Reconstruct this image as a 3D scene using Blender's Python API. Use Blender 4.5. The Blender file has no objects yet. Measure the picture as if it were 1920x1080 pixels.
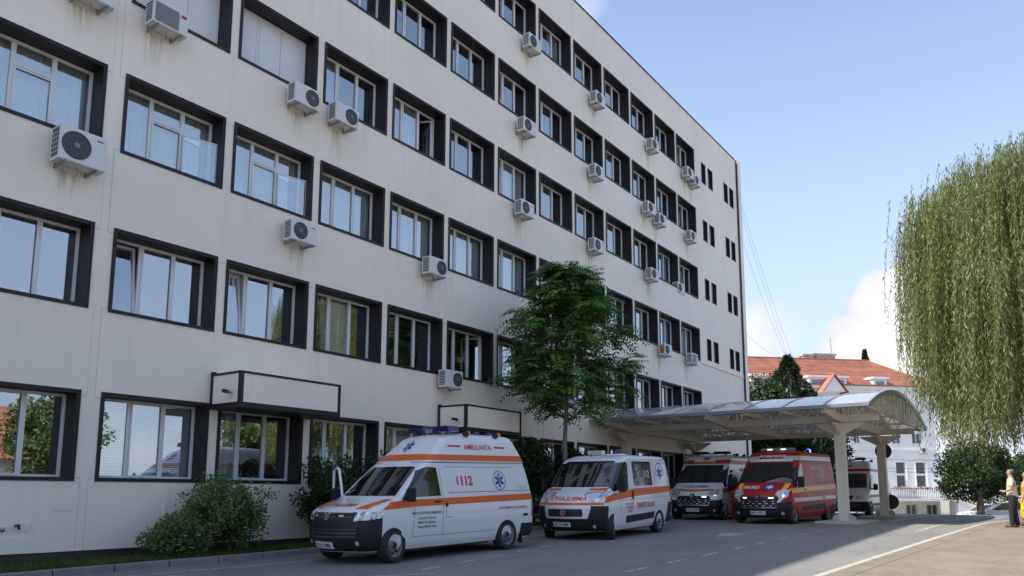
import bpy, bmesh, math, random
import numpy as np
from mathutils import Vector, Matrix
from mathutils.bvhtree import BVHTree
from bpy_extras.object_utils import world_to_camera_view
R_ = math.radians
scene = bpy.context.scene
COL = scene.collection

# ------------------------------------------------------------------ camera
cam_d = bpy.data.cameras.new('camera'); cam = bpy.data.objects.new('camera', cam_d); COL.objects.link(cam)
cam_d.sensor_width = 36; cam_d.lens = 36 * 1442 / 1920; cam_d.shift_y = 180 / 1920
cam_d.clip_start = .05; cam_d.clip_end = 4000
CAM_Z = 1.327
def cam_axes(yaw, pitch, roll):
    f = Vector((math.sin(yaw) * math.cos(pitch), math.cos(yaw) * math.cos(pitch), math.sin(pitch)))
    r = Vector((math.cos(yaw), -math.sin(yaw), 0)); u = r.cross(f)
    return (math.cos(roll) * r + math.sin(roll) * u, -math.sin(roll) * r + math.cos(roll) * u, f)
AX = cam_axes(R_(-35.737), R_(8.061), R_(.148))
m = Matrix((AX[0], AX[1], -AX[2])).transposed().to_4x4(); m.translation = (0, 0, CAM_Z)
cam.matrix_world = m
scene.camera = cam

# ------------------------------------------------------------------ light
SUN_DIR = Vector((-1, -1.15, 1.95)).normalized()          # towards the sun
SUN_EL = math.asin(SUN_DIR.z); SUN_AZ = math.atan2(SUN_DIR.x, SUN_DIR.y)
sun_d = bpy.data.lights.new('sun', 'SUN'); sun = bpy.data.objects.new('sun', sun_d); COL.objects.link(sun)
sun_d.energy = 4.1; sun_d.angle = R_(.53); sun_d.color = (1, .95, .86)
sun.rotation_euler = (-SUN_DIR).to_track_quat('-Z', 'Y').to_euler(); sun.location = (-40, -20, 60)
scene.view_settings.view_transform = 'Standard'; scene.view_settings.look = 'None'
scene.view_settings.exposure = .82; scene.view_settings.gamma = 1

world = bpy.data.worlds.new('World'); scene.world = world; world.use_nodes = True
def build_world():
    nt = world.node_tree; N = nt.nodes; L = nt.links; N.clear()
    out = N.new('ShaderNodeOutputWorld'); bg = N.new('ShaderNodeBackground')
    sky = N.new('ShaderNodeTexSky'); sky.sky_type = 'NISHITA'; sky.sun_disc = False
    sky.sun_elevation = SUN_EL; sky.sun_rotation = SUN_AZ
    sky.air_density = 1.0; sky.dust_density = 1.6; sky.ozone_density = 1.3
    tc = N.new('ShaderNodeTexCoord'); sep = N.new('ShaderNodeSeparateXYZ'); L.new(tc.outputs['Generated'], sep.inputs[0])
    # cumulus low in the sky: noise in direction space, denser toward the horizon
    mp = N.new('ShaderNodeMapping'); mp.inputs['Scale'].default_value = (1, 1, 1.7); mp.inputs['Location'].default_value = (.35, .1, .02)
    L.new(tc.outputs['Generated'], mp.inputs[0])
    n1 = N.new('ShaderNodeTexNoise'); n1.inputs['Scale'].default_value = 3.1; n1.inputs['Detail'].default_value = 9; n1.inputs['Roughness'].default_value = .52
    L.new(mp.outputs[0], n1.inputs['Vector'])
    def math_(op, a, b=None, c=False):
        k = N.new('ShaderNodeMath'); k.operation = op; k.use_clamp = c
        for i, v in enumerate((a, b)):
            if v is None: continue
            if isinstance(v, (int, float)): k.inputs[i].default_value = v
            else: L.new(v, k.inputs[i])
        return k.outputs[0]
    def rng(v, a, b, c, d):
        k = N.new('ShaderNodeMapRange'); k.interpolation_type = 'SMOOTHSTEP'
        for i, q in enumerate((a, b, c, d)): k.inputs[i + 1].default_value = q
        L.new(v, k.inputs[0]); return k.outputs[0]
    el = sep.outputs['Z']
    bias = rng(el, .02, .34, .15, -.45)
    dens = rng(math_('ADD', n1.outputs[0], bias), .56, .66, 0, 1)
    # one tall cumulus low over the roofs, another by the zenith side
    def blob(px, py, rad, amt):
        d = (AX[0] * ((px - 960) / 1442) + AX[1] * ((720 - py) / 1442) + AX[2]).normalized()
        v = N.new('ShaderNodeVectorMath'); v.operation = 'DOT_PRODUCT'; L.new(tc.outputs['Generated'], v.inputs[0]); v.inputs[1].default_value = d
        return rng(v.outputs['Value'], math.cos(rad), 1, 0, amt)
    n3 = N.new('ShaderNodeTexNoise'); n3.inputs['Scale'].default_value = 9; n3.inputs['Detail'].default_value = 8; n3.inputs['Roughness'].default_value = .5
    L.new(tc.outputs['Generated'], n3.inputs['Vector'])
    b = math_('MAXIMUM', blob(1670, 585, .075, 1.0), blob(1600, 650, .07, .9))
    b = math_('MAXIMUM', b, blob(1720, 640, .09, 1.0))
    b2 = math_('MAXIMUM', blob(1440, 620, .06, .62), blob(1090, -14, .05, .42))
    cb = rng(math_('ADD', b, math_('MULTIPLY', math_('SUBTRACT', n3.outputs[0], .5), 2.6)), .30, .62, 0, 1)
    cb2 = rng(math_('ADD', b2, math_('MULTIPLY', math_('SUBTRACT', n3.outputs[0], .5), .5)), .15, .75, 0, .75)
    cb = math_('MULTIPLY', cb, rng(b, .02, .25, 0, 1)); cb2 = math_('MULTIPLY', cb2, rng(b2, .02, .3, 0, 1))
    dens = math_('MAXIMUM', math_('MULTIPLY', dens, .6), math_('MAXIMUM', cb, cb2))
    hz = rng(el, -.02, .70, .92, .06)                       # pale summer haze
    n2 = N.new('ShaderNodeTexNoise'); n2.inputs['Scale'].default_value = 9; n2.inputs['Detail'].default_value = 6
    L.new(tc.outputs['Generated'], n2.inputs['Vector'])
    shade = rng(n2.outputs[0], .3, .68, .74, 1.0)
    cc = N.new('ShaderNodeMix'); cc.data_type = 'RGBA'; cc.blend_type = 'MULTIPLY'; cc.inputs[0].default_value = 1
    cc.inputs[6].default_value = (4.5, 4.4, 4.6, 1); L.new(shade, cc.inputs[7])
    m0 = N.new('ShaderNodeMix'); m0.data_type = 'RGBA'; L.new(hz, m0.inputs[0]); L.new(sky.outputs[0], m0.inputs[6]); m0.inputs[7].default_value = (2.9, 3.45, 4.5, 1)
    m1 = N.new('ShaderNodeMix'); m1.data_type = 'RGBA'; L.new(dens, m1.inputs[0]); L.new(m0.outputs[2], m1.inputs[6]); L.new(cc.outputs[2], m1.inputs[7])
    L.new(m1.outputs[2], bg.inputs['Color']); bg.inputs['Strength'].default_value = .15
    L.new(bg.outputs[0], out.inputs['Surface'])
build_world()

# ------------------------------------------------------------------ helpers
def ray(px, py): return AX[0] * ((px - 960) / 1442) + AX[1] * ((720 - py) / 1442) + AX[2]
def at(px, py, depth): return Vector((0, 0, CAM_Z)) + ray(px, py) * depth
def on_x(px, py, X):
    v = ray(px, py); return Vector((0, 0, CAM_Z)) + v * (X / v.x)
def on_y(px, py, Y):
    v = ray(px, py); return Vector((0, 0, CAM_Z)) + v * (Y / v.y)
GK = [(-80, -.7), (0, -.115), (6, -.035), (10.3, .0), (18, .155), (22, .235), (28, .335), (36, .38), (42, .37), (50, .15), (62, -.55), (76, -1.0), (130, -1.2), (900, -1.2)]
def zg(y):
    for (a, za), (b, zb) in zip(GK, GK[1:]):
        if y <= b:
            t = max(0., (y - a) / (b - a)); return za + (zb - za) * t
    return GK[-1][1]

def tag(o, label=None, cat=None, group=None, kind=None):
    if label: o['label'] = label
    if cat: o['category'] = cat
    if group: o['group'] = group
    if kind: o['kind'] = kind
    return o
def link(name, data, parent=None, loc=None, rot=None):
    o = bpy.data.objects.new(name, data); COL.objects.link(o)
    if parent is not None: o.parent = parent
    if loc is not None: o.location = loc
    if rot is not None: o.rotation_euler = rot
    return o
def empty(name, loc=(0, 0, 0), rz=0, parent=None):
    o = link(name, None, parent, loc, (0, 0, rz)); o.empty_display_size = .3; return o
def copy_tree(o, parent=None):
    c = o.copy(); COL.objects.link(c); c.parent = parent
    for ch in o.children: copy_tree(ch, c)
    return c

class MB:
    def __init__(s): s.v = []; s.f = []; s.mi = []
    def quad(s, pts, mi=0):
        b = len(s.v); s.v += [tuple(p) for p in pts]; s.f.append(tuple(range(b, b + len(pts)))); s.mi.append(mi); return s
    def box(s, x0, x1, y0, y1, z0, z1, mi=0):
        b = len(s.v)
        s.v += [(x0, y0, z0), (x1, y0, z0), (x1, y1, z0), (x0, y1, z0), (x0, y0, z1), (x1, y0, z1), (x1, y1, z1), (x0, y1, z1)]
        for q in ((0, 3, 2, 1), (4, 5, 6, 7), (0, 1, 5, 4), (1, 2, 6, 5), (2, 3, 7, 6), (3, 0, 4, 7)):
            s.f.append(tuple(b + i for i in q)); s.mi.append(mi)
        return s
    def bar(s, p, q, w, h, mi=0, up=(0, 0, 1)):
        p = Vector(p); q = Vector(q); d = (q - p).normalized(); u = Vector(up)
        if abs(d.dot(u)) > .98: u = Vector((1, 0, 0))
        r = d.cross(u).normalized(); u = r.cross(d)
        b = len(s.v)
        for e in (p, q):
            for a, c in ((-1, -1), (1, -1), (1, 1), (-1, 1)): s.v.append(tuple(e + r * a * w / 2 + u * c * h / 2))
        for k in ((3, 2, 1, 0), (4, 5, 6, 7), (0, 1, 5, 4), (1, 2, 6, 5), (2, 3, 7, 6), (3, 0, 4, 7)):
            s.f.append(tuple(b + i for i in k)); s.mi.append(mi)
        return s
    def tube(s, path, r, n=8, mi=0, cap=True):
        path = [Vector(p) for p in path]; rs = r if isinstance(r, (list, tuple)) else [r] * len(path)
        b = len(s.v); prev = None
        for i, p in enumerate(path):
            d = (path[min(i + 1, len(path) - 1)] - path[max(i - 1, 0)]).normalized()
            if prev is None:
                u = Vector((0, 0, 1)) if abs(d.z) < .9 else Vector((1, 0, 0))
                a = d.cross(u).normalized()
            else:
                a = (prev - d * prev.dot(d)).normalized()
            prev = a; c = d.cross(a)
            for k in range(n):
                t = 2 * math.pi * k / n
                s.v.append(tuple(p + (a * math.cos(t) + c * math.sin(t)) * rs[i]))
        for i in range(len(path) - 1):
            for k in range(n):
                k2 = (k + 1) % n
                s.f.append((b + i * n + k, b + i * n + k2, b + (i + 1) * n + k2, b + (i + 1) * n + k)); s.mi.append(mi)
        if cap:
            s.f.append(tuple(b + k for k in reversed(range(n)))); s.mi.append(mi)
            e = b + (len(path) - 1) * n
            s.f.append(tuple(e + k for k in range(n))); s.mi.append(mi)
        return s
    def lathe(s, prof, n=24, axis='z', c=(0, 0, 0), mi=0):
        """prof: (radius, height) pairs; axis direction of height"""
        b = len(s.v); c = Vector(c)
        for r, h in prof:
            for k in range(n):
                t = 2 * math.pi * k / n; a, d = r * math.cos(t), r * math.sin(t)
                p = {'z': (a, d, h), 'x': (h, a, d), 'y': (d, h, a)}[axis]
                s.v.append(tuple(c + Vector(p)))
        for i in range(len(prof) - 1):
            for k in range(n):
                k2 = (k + 1) % n
                s.f.append((b + i * n + k, b + i * n + k2, b + (i + 1) * n + k2, b + (i + 1) * n + k)); s.mi.append(mi)
        for i, rev in ((0, True), (len(prof) - 1, False)):
            if prof[i][0] > 1e-5:
                ids = [b + i * n + k for k in range(n)]
                s.f.append(tuple(reversed(ids)) if rev else tuple(ids)); s.mi.append(mi)
        return s
    def prism(s, poly, a, b_, axis='x', mi=0):
        """poly of 2D points extruded from a to b_ along axis. axis x: (y,z); y: (x,z); z: (x,y)"""
        n = len(poly); b = len(s.v)
        for h in (a, b_):
            for p, q in poly:
                s.v.append({'x': (h, p, q), 'y': (p, h, q), 'z': (p, q, h)}[axis])
        s.f.append(tuple(b + i for i in reversed(range(n)))); s.mi.append(mi)
        s.f.append(tuple(b + n + i for i in range(n))); s.mi.append(mi)
        for i in range(n):
            j = (i + 1) % n
            s.f.append((b + i, b + j, b + n + j, b + n + i)); s.mi.append(mi)
        return s
    def mesh(s, name, mats, smooth=None, fixn=False):
        me = bpy.data.meshes.new(name); me.from_pydata(s.v, [], s.f)
        if not isinstance(mats, (list, tuple)): mats = [mats]
        for mt in mats: me.materials.append(mt)
        if any(s.mi): me.polygons.foreach_set('material_index', s.mi)
        if fixn:
            bm = bmesh.new(); bm.from_mesh(me); bmesh.ops.recalc_face_normals(bm, faces=bm.faces[:]); bm.to_mesh(me); bm.free()
        if smooth is not None:
            me.polygons.foreach_set('use_smooth', [True] * len(me.polygons)); me.set_sharp_from_angle(angle=R_(smooth))
        me.update(); return me
    def build(s, name, mats, parent=None, loc=None, smooth=None, rot=None, fixn=False):
        return link(name, s.mesh(name, mats, smooth, fixn), parent, loc, rot)

def np_mesh(name, V, F, mats, smooth=False, mi=None):
    """V (n,3) float, F (m,k) int, all faces the same size"""
    me = bpy.data.meshes.new(name); V = np.asarray(V, np.float32); F = np.asarray(F, np.int32); k = F.shape[1]
    me.vertices.add(len(V)); me.vertices.foreach_set('co', V.ravel())
    me.loops.add(F.size); me.loops.foreach_set('vertex_index', F.ravel())
    me.polygons.add(len(F)); me.polygons.foreach_set('loop_start', np.arange(0, F.size, k, dtype=np.int32))
    if not isinstance(mats, (list, tuple)): mats = [mats]
    for mt in mats: me.materials.append(mt)
    if mi is not None: me.polygons.foreach_set('material_index', np.asarray(mi, np.int32))
    if smooth: me.polygons.foreach_set('use_smooth', np.ones(len(F), bool))
    me.update(); me.validate(); return me

# ------------------------------------------------------------------ materials
def nodes(name):
    mt = bpy.data.materials.new(name); mt.use_nodes = True; nt = mt.node_tree
    return mt, nt, nt.nodes, nt.links, nt.nodes['Principled BSDF']
def simple(name, col, rough=.5, metal=0, var=.0, vscale=6., bump=0., bscale=60., coat=0., space='object', spec=.5, stretch=(1, 1, 1), emit=None):
    mt, nt, N, L, P = nodes(name)
    P.inputs['Base Color'].default_value = (*col, 1); P.inputs['Roughness'].default_value = rough; P.inputs['Metallic'].default_value = metal
    P.inputs['Specular IOR Level'].default_value = spec
    if coat: P.inputs['Coat Weight'].default_value = coat; P.inputs['Coat Roughness'].default_value = .04
    if emit: P.inputs['Emission Color'].default_value = (*emit[0], 1); P.inputs['Emission Strength'].default_value = emit[1]
    if var or bump:
        if space == 'world': g = N.new('ShaderNodeNewGeometry'); src = g.outputs['Position']
        else: g = N.new('ShaderNodeTexCoord'); src = g.outputs['Object']
        mp = N.new('ShaderNodeMapping'); mp.inputs['Scale'].default_value = stretch; L.new(src, mp.inputs[0]); src = mp.outputs[0]
    if var:
        n = N.new('ShaderNodeTexNoise'); n.inputs['Scale'].default_value = vscale; n.inputs['Detail'].default_value = 6; n.inputs['Roughness'].default_value = .6
        L.new(src, n.inputs['Vector'])
        r = N.new('ShaderNodeMapRange'); r.inputs[1].default_value = .25; r.inputs[2].default_value = .75; r.inputs[3].default_value = 1 - var; r.inputs[4].default_value = 1 + var
        L.new(n.outputs[0], r.inputs[0])
        mx = N.new('ShaderNodeMix'); mx.data_type = 'RGBA'; mx.blend_type = 'MULTIPLY'; mx.inputs[0].default_value = 1
        mx.inputs[6].default_value = (*col, 1); L.new(r.outputs[0], mx.inputs[7]); L.new(mx.outputs[2], P.inputs['Base Color'])
        r2 = N.new('ShaderNodeMapRange'); r2.inputs[3].default_value = max(.02, rough - .1); r2.inputs[4].default_value = min(1, rough + .12); L.new(n.outputs[0], r2.inputs[0]); L.new(r2.outputs[0], P.inputs['Roughness'])
    if bump:
        n = N.new('ShaderNodeTexNoise'); n.inputs['Scale'].default_value = bscale; n.inputs['Detail'].default_value = 5; L.new(src, n.inputs['Vector'])
        b = N.new('ShaderNodeBump'); b.inputs['Strength'].default_value = bump; b.inputs['Distance'].default_value = .01; L.new(n.outputs[0], b.inputs['Height']); L.new(b.outputs[0], P.inputs['Normal'])
    return mt

def cladding_mat():
    mt, nt, N, L, P = nodes('cladding')
    g = N.new('ShaderNodeNewGeometry')
    def noise(scale3, sc, det=5):
        mp = N.new('ShaderNodeMapping'); mp.inputs['Scale'].default_value = scale3; L.new(g.outputs['Position'], mp.inputs[0])
        n = N.new('ShaderNodeTexNoise'); n.inputs['Scale'].default_value = sc; n.inputs['Detail'].default_value = det; n.inputs['Roughness'].default_value = .6; L.new(mp.outputs[0], n.inputs['Vector']); return n.outputs[0]
    def rng(v, a, b, c, d):
        k = N.new('ShaderNodeMapRange'); 
        for i, q in enumerate((a, b, c, d)): k.inputs[i + 1].default_value = q
        L.new(v, k.inputs[0]); return k.outputs[0]
    streak = rng(noise((1, 1, .035), 5.5, 4), .35, .72, 1.005, .97)      # rain streaks
    cloud = rng(noise((1, 1, 1), .35, 3), .3, .7, .95, 1.04)
    grime = rng(noise((1, 1, .25), 2.2, 7), .64, .84, 1.0, .90)
    sp = N.new('ShaderNodeSeparateXYZ'); L.new(g.outputs['Position'], sp.inputs[0])
    def mth(op, a, b):
        k = N.new('ShaderNodeMath'); k.operation = op
        for i, q in enumerate((a, b)):
            if isinstance(q, (int, float)): k.inputs[i].default_value = q
            else: L.new(q, k.inputs[i])
        return k.outputs[0]
    tf = mth('FRACT', mth('DIVIDE', mth('ADD', sp.outputs['Z'], 3.372 * 2 - 1.53), 3.372), 0.)      # 0 at a sill, 1 just below the next
    drip = mth('MULTIPLY', rng(tf, .55, 1.0, 0., 1.), rng(noise((1, 1, .02), 4.2, 3), .50, .66, 0., 1.))
    sill = rng(mth('MULTIPLY', drip, rng(noise((1, 1, 1), .5, 2), .4, .6, .25, 1.)), 0., 1., 1.0, .92)
    rib = N.new('ShaderNodeTexWave'); rib.bands_direction = 'Y'; rib.inputs['Scale'].default_value = 1.55; rib.inputs['Distortion'].default_value = 0
    L.new(g.outputs['Position'], rib.inputs['Vector'])
    prev = None
    for v in (streak, cloud, grime, sill):
        mx = N.new('ShaderNodeMix'); mx.data_type = 'RGBA'; mx.blend_type = 'MULTIPLY'; mx.inputs[0].default_value = 1
        if prev is None: mx.inputs[6].default_value = (.86, .78, .67, 1)
        else: L.new(prev, mx.inputs[6])
        L.new(v, mx.inputs[7]); prev = mx.outputs[2]
    L.new(prev, P.inputs['Base Color']); P.inputs['Roughness'].default_value = .55
    b = N.new('ShaderNodeBump'); b.inputs['Strength'].default_value = .22; b.inputs['Distance'].default_value = .0015
    ad = N.new('ShaderNodeMath'); ad.operation = 'ADD'; L.new(rib.outputs[1], ad.inputs[0]); L.new(noise((1, 1, .2), 3, 3), ad.inputs[1])
    L.new(ad.outputs[0], b.inputs['Height']); L.new(b.outputs[0], P.inputs['Normal'])
    return mt

def pane_mat(name, tint, r0=.15):
    mt, nt, N, L, P = nodes(name); N.remove(P); out = N['Material Output']
    tr = N.new('ShaderNodeBsdfTransparent'); tr.inputs[0].default_value = (*tint, 1)
    gl = N.new('ShaderNodeBsdfGlossy'); gl.inputs['Roughness'].default_value = .0; gl.inputs[0].default_value = (.93, .97, 1, 1)
    g = N.new('ShaderNodeNewGeometry'); n = N.new('ShaderNodeTexNoise'); n.inputs['Scale'].default_value = 1.1; n.inputs['Detail'].default_value = 1; L.new(g.outputs['Position'], n.inputs['Vector'])
    b = N.new('ShaderNodeBump'); b.inputs['Strength'].default_value = .05; b.inputs['Distance'].default_value = .02; L.new(n.outputs[0], b.inputs['Height']); L.new(b.outputs[0], gl.inputs['Normal'])
    dt = N.new('ShaderNodeVectorMath'); dt.operation = 'DOT_PRODUCT'; L.new(g.outputs['Incoming'], dt.inputs[0]); L.new(g.outputs['Normal'], dt.inputs[1])
    def mt_(op, x, y):
        k = N.new('ShaderNodeMath'); k.operation = op
        for i, q in enumerate((x, y)):
            if q is None: continue
            if isinstance(q, (int, float)): k.inputs[i].default_value = q
            else: L.new(q, k.inputs[i])
        return k.outputs[0]
    fr = mt_('ADD', mt_('MULTIPLY', mt_('POWER', mt_('SUBTRACT', 1., mt_('ABSOLUTE', dt.outputs['Value'], None)), 5.), 1 - r0), r0)
    mx = N.new('ShaderNodeMixShader'); L.new(fr, mx.inputs[0]); L.new(tr.outputs[0], mx.inputs[1]); L.new(gl.outputs[0], mx.inputs[2]); L.new(mx.outputs[0], out.inputs[0])
    return mt

def leaf_mat(name, c1, c2, rough=.5, trans=.35, scale=1.2):
    mt, nt, N, L, P = nodes(name); out = N['Material Output']
    g = N.new('ShaderNodeNewGeometry'); n = N.new('ShaderNodeTexNoise'); n.inputs['Scale'].default_value = scale; n.inputs['Detail'].default_value = 4; L.new(g.outputs['Position'], n.inputs['Vector'])
    ad = N.new('ShaderNodeMath'); ad.operation = 'MULTIPLY_ADD'; ad.inputs[1].default_value = .55; L.new(g.outputs['Random Per Island'], ad.inputs[0])
    sb = N.new('ShaderNodeMath'); sb.operation = 'MULTIPLY_ADD'; sb.inputs[1].default_value = 1.6; sb.inputs[2].default_value = -.55; L.new(n.outputs[0], sb.inputs[0]); L.new(sb.outputs[0], ad.inputs[2])
    mx = N.new('ShaderNodeMix'); mx.data_type = 'RGBA'; mx.clamp_factor = True; L.new(ad.outputs[0], mx.inputs[0]); mx.inputs[6].default_value = (*c1, 1); mx.inputs[7].default_value = (*c2, 1)
    L.new(mx.outputs[2], P.inputs['Base Color']); P.inputs['Roughness'].default_value = rough; P.inputs['Specular IOR Level'].default_value = .35
    t = N.new('ShaderNodeBsdfTranslucent'); L.new(mx.outputs[2], t.inputs[0])
    ms = N.new('ShaderNodeMixShader'); ms.inputs[0].default_value = trans; L.new(P.outputs[0], ms.inputs[1]); L.new(t.outputs[0], ms.inputs[2]); L.new(ms.outputs[0], out.inputs[0])
    return mt

def asphalt_mat():
    mt, nt, N, L, P = nodes('asphalt')
    g = N.new('ShaderNodeNewGeometry')
    def noise(sc, det, st=(1, 1, 1)):
        mp = N.new('ShaderNodeMapping'); mp.inputs['Scale'].default_value = st; L.new(g.outputs['Position'], mp.inputs[0])
        n = N.new('ShaderNodeTexNoise'); n.inputs['Scale'].default_value = sc; n.inputs['Detail'].default_value = det; n.inputs['Roughness'].default_value = .65; L.new(mp.outputs[0], n.inputs['Vector']); return n.outputs[0]
    def ramp(v, pts):
        r = N.new('ShaderNodeValToRGB'); e = r.color_ramp.elements
        e[0].position, e[0].color = pts[0][0], (*pts[0][1], 1); e[1].position, e[1].color = pts[-1][0], (*pts[-1][1], 1)
        L.new(v, r.inputs[0]); return r.outputs[0]
    def mul(a, b):
        k = N.new('ShaderNodeMix'); k.data_type = 'RGBA'; k.blend_type = 'MULTIPLY'; k.inputs[0].default_value = 1; L.new(a, k.inputs[6]); L.new(b, k.inputs[7]); return k.outputs[2]
    c = ramp(noise(.5, 6, (1, .45, 1)), [(.3, (.178, .174, .166)), (.72, (.225, .219, .209))])
    c = mul(c, ramp(noise(90, 3), [(.3, (.75, .75, .75)), (.7, (1.25, 1.25, 1.25))]))
    c = mul(c, ramp(noise(1.9, 8, (1, .3, 1)), [(.62, (1, 1, 1)), (.78, (.6, .6, .62))]))
    vo = N.new('ShaderNodeTexVoronoi'); vo.feature = 'DISTANCE_TO_EDGE'; vo.inputs['Scale'].default_value = .42
    mpv = N.new('ShaderNodeMapping'); L.new(g.outputs['Position'], mpv.inputs[0]); av = N.new('ShaderNodeVectorMath'); av.operation = 'MULTIPLY_ADD'
    nn = N.new('ShaderNodeTexNoise'); nn.inputs['Scale'].default_value = 1.7; nn.inputs['Detail'].default_value = 6; L.new(g.outputs['Position'], nn.inputs['Vector']); L.new(nn.outputs['Color'], av.inputs[0]); av.inputs[1].default_value = (.7, .7, .7); L.new(mpv.outputs[0], av.inputs[2]); L.new(av.outputs[0], vo.inputs['Vector'])
    c = mul(c, ramp(vo.outputs['Distance'], [(.003, (.72, .72, .73)), (.010, (1, 1, 1))]))
    c = mul(c, ramp(noise(.22, 3), [(.45, (1, 1, 1)), (.60, (.92, .92, .93))]))
    L.new(c, P.inputs['Base Color']); P.inputs['Roughness'].default_value = .82; P.inputs['Specular IOR Level'].default_value = .35
    b = N.new('ShaderNodeBump'); b.inputs['Strength'].default_value = .5; b.inputs['Distance'].default_value = .006; L.new(noise(120, 3), b.inputs['Height']); L.new(b.outputs[0], P.inputs['Normal'])
    return mt

def paver_mat():
    mt, nt, N, L, P = nodes('pavers')
    g = N.new('ShaderNodeNewGeometry')
    mp = N.new('ShaderNodeMapping'); mp.inputs['Rotation'].default_value = (0, 0, R_(3)); L.new(g.outputs['Position'], mp.inputs[0])
    br = N.new('ShaderNodeTexBrick'); br.inputs['Scale'].default_value = 2.6; br.inputs['Mortar Size'].default_value = .012; br.inputs['Brick Width'].default_value = .5; br.inputs['Row Height'].default_value = .26
    br.inputs['Color1'].default_value = (.262, .218, .174, 1); br.inputs['Color2'].default_value = (.208, .177, .142, 1); br.inputs['Mortar'].default_value = (.15, .13, .115, 1)
    L.new(mp.outputs[0], br.inputs['Vector'])
    n = N.new('ShaderNodeTexNoise'); n.inputs['Scale'].default_value = .8; n.inputs['Detail'].default_value = 8; n.inputs['Roughness'].default_value = .7; L.new(g.outputs['Position'], n.inputs['Vector'])
    r = N.new('ShaderNodeMapRange'); r.inputs[1].default_value = .3; r.inputs[2].default_value = .7; r.inputs[3].default_value = .78; r.inputs[4].default_value = 1.12; L.new(n.outputs[0], r.inputs[0])
    mx = N.new('ShaderNodeMix'); mx.data_type = 'RGBA'; mx.blend_type = 'MULTIPLY'; mx.inputs[0].default_value = 1; L.new(br.outputs[0], mx.inputs[6]); L.new(r.outputs[0], mx.inputs[7])
    L.new(mx.outputs[2], P.inputs['Base Color']); P.inputs['Roughness'].default_value = .9; P.inputs['Specular IOR Level'].default_value = .2
    b = N.new('ShaderNodeBump'); b.inputs['Strength'].default_value = .6; b.inputs['Distance'].default_value = .008; b.invert = True; L.new(br.outputs['Fac'], b.inputs['Height']); L.new(b.outputs[0], P.inputs['Normal'])
    return mt

def road_paint_mat():
    mt, nt, N, L, P = nodes('road_paint'); out = N['Material Output']
    g = N.new('ShaderNodeNewGeometry'); n = N.new('ShaderNodeTexNoise'); n.inputs['Scale'].default_value = 9; n.inputs['Detail'].default_value = 8; n.inputs['Roughness'].default_value = .75; L.new(g.outputs['Position'], n.inputs['Vector'])
    P.inputs['Base Color'].default_value = (.50, .49, .47, 1); P.inputs['Roughness'].default_value = .7
    r = N.new('ShaderNodeMapRange'); r.inputs[1].default_value = .46; r.inputs[2].default_value = .6; r.inputs[3].default_value = .9; r.inputs[4].default_value = .12; L.new(n.outputs[0], r.inputs[0])
    t = N.new('ShaderNodeBsdfTransparent'); ms = N.new('ShaderNodeMixShader'); L.new(r.outputs[0], ms.inputs[0]); L.new(t.outputs[0], ms.inputs[1]); L.new(P.outputs[0], ms.inputs[2]); L.new(ms.outputs[0], out.inputs[0])
    return mt

def stain_mat():
    mt, nt, N, L, P = nodes('water_stain'); out = N['Material Output']
    P.inputs['Base Color'].default_value = (.24, .20, .14, 1); P.inputs['Roughness'].default_value = .9
    tc = N.new('ShaderNodeTexCoord'); mp = N.new('ShaderNodeMapping'); mp.inputs['Scale'].default_value = (1, 9, .7); L.new(tc.outputs['Object'], mp.inputs[0]); g = N.new('ShaderNodeNewGeometry')
    ad = N.new('ShaderNodeVectorMath'); L.new(mp.outputs[0], ad.inputs[0]); oi = N.new('ShaderNodeObjectInfo'); L.new(oi.outputs['Location'], ad.inputs[1])
    n = N.new('ShaderNodeTexNoise'); n.inputs['Scale'].default_value = 1.3; n.inputs['Detail'].default_value = 5; L.new(ad.outputs[0], n.inputs['Vector'])
    gen = N.new('ShaderNodeSeparateXYZ'); L.new(tc.outputs['Generated'], gen.inputs[0])
    def mth(op, a, b):
        k = N.new('ShaderNodeMath'); k.operation = op
        for i, q in enumerate((a, b)):
            if isinstance(q, (int, float)): k.inputs[i].default_value = q
            else: L.new(q, k.inputs[i])
        return k.outputs[0]
    yy = gen.outputs['Y']; w = mth('MULTIPLY', mth('MULTIPLY', yy, mth('SUBTRACT', 1., yy)), 4.)
    r = N.new('ShaderNodeMapRange'); r.inputs[1].default_value = .36; r.inputs[2].default_value = .72; L.new(n.outputs[0], r.inputs[0])
    a = mth('MULTIPLY', mth('MULTIPLY', r.outputs[0], mth('POWER', gen.outputs['Z'], 1.4)), mth('MULTIPLY', w, .55))
    t = N.new('ShaderNodeBsdfTransparent'); ms = N.new('ShaderNodeMixShader'); L.new(a, ms.inputs[0]); L.new(t.outputs[0], ms.inputs[1]); L.new(P.outputs[0], ms.inputs[2]); L.new(ms.outputs[0], out.inputs[0])
    return mt

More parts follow.
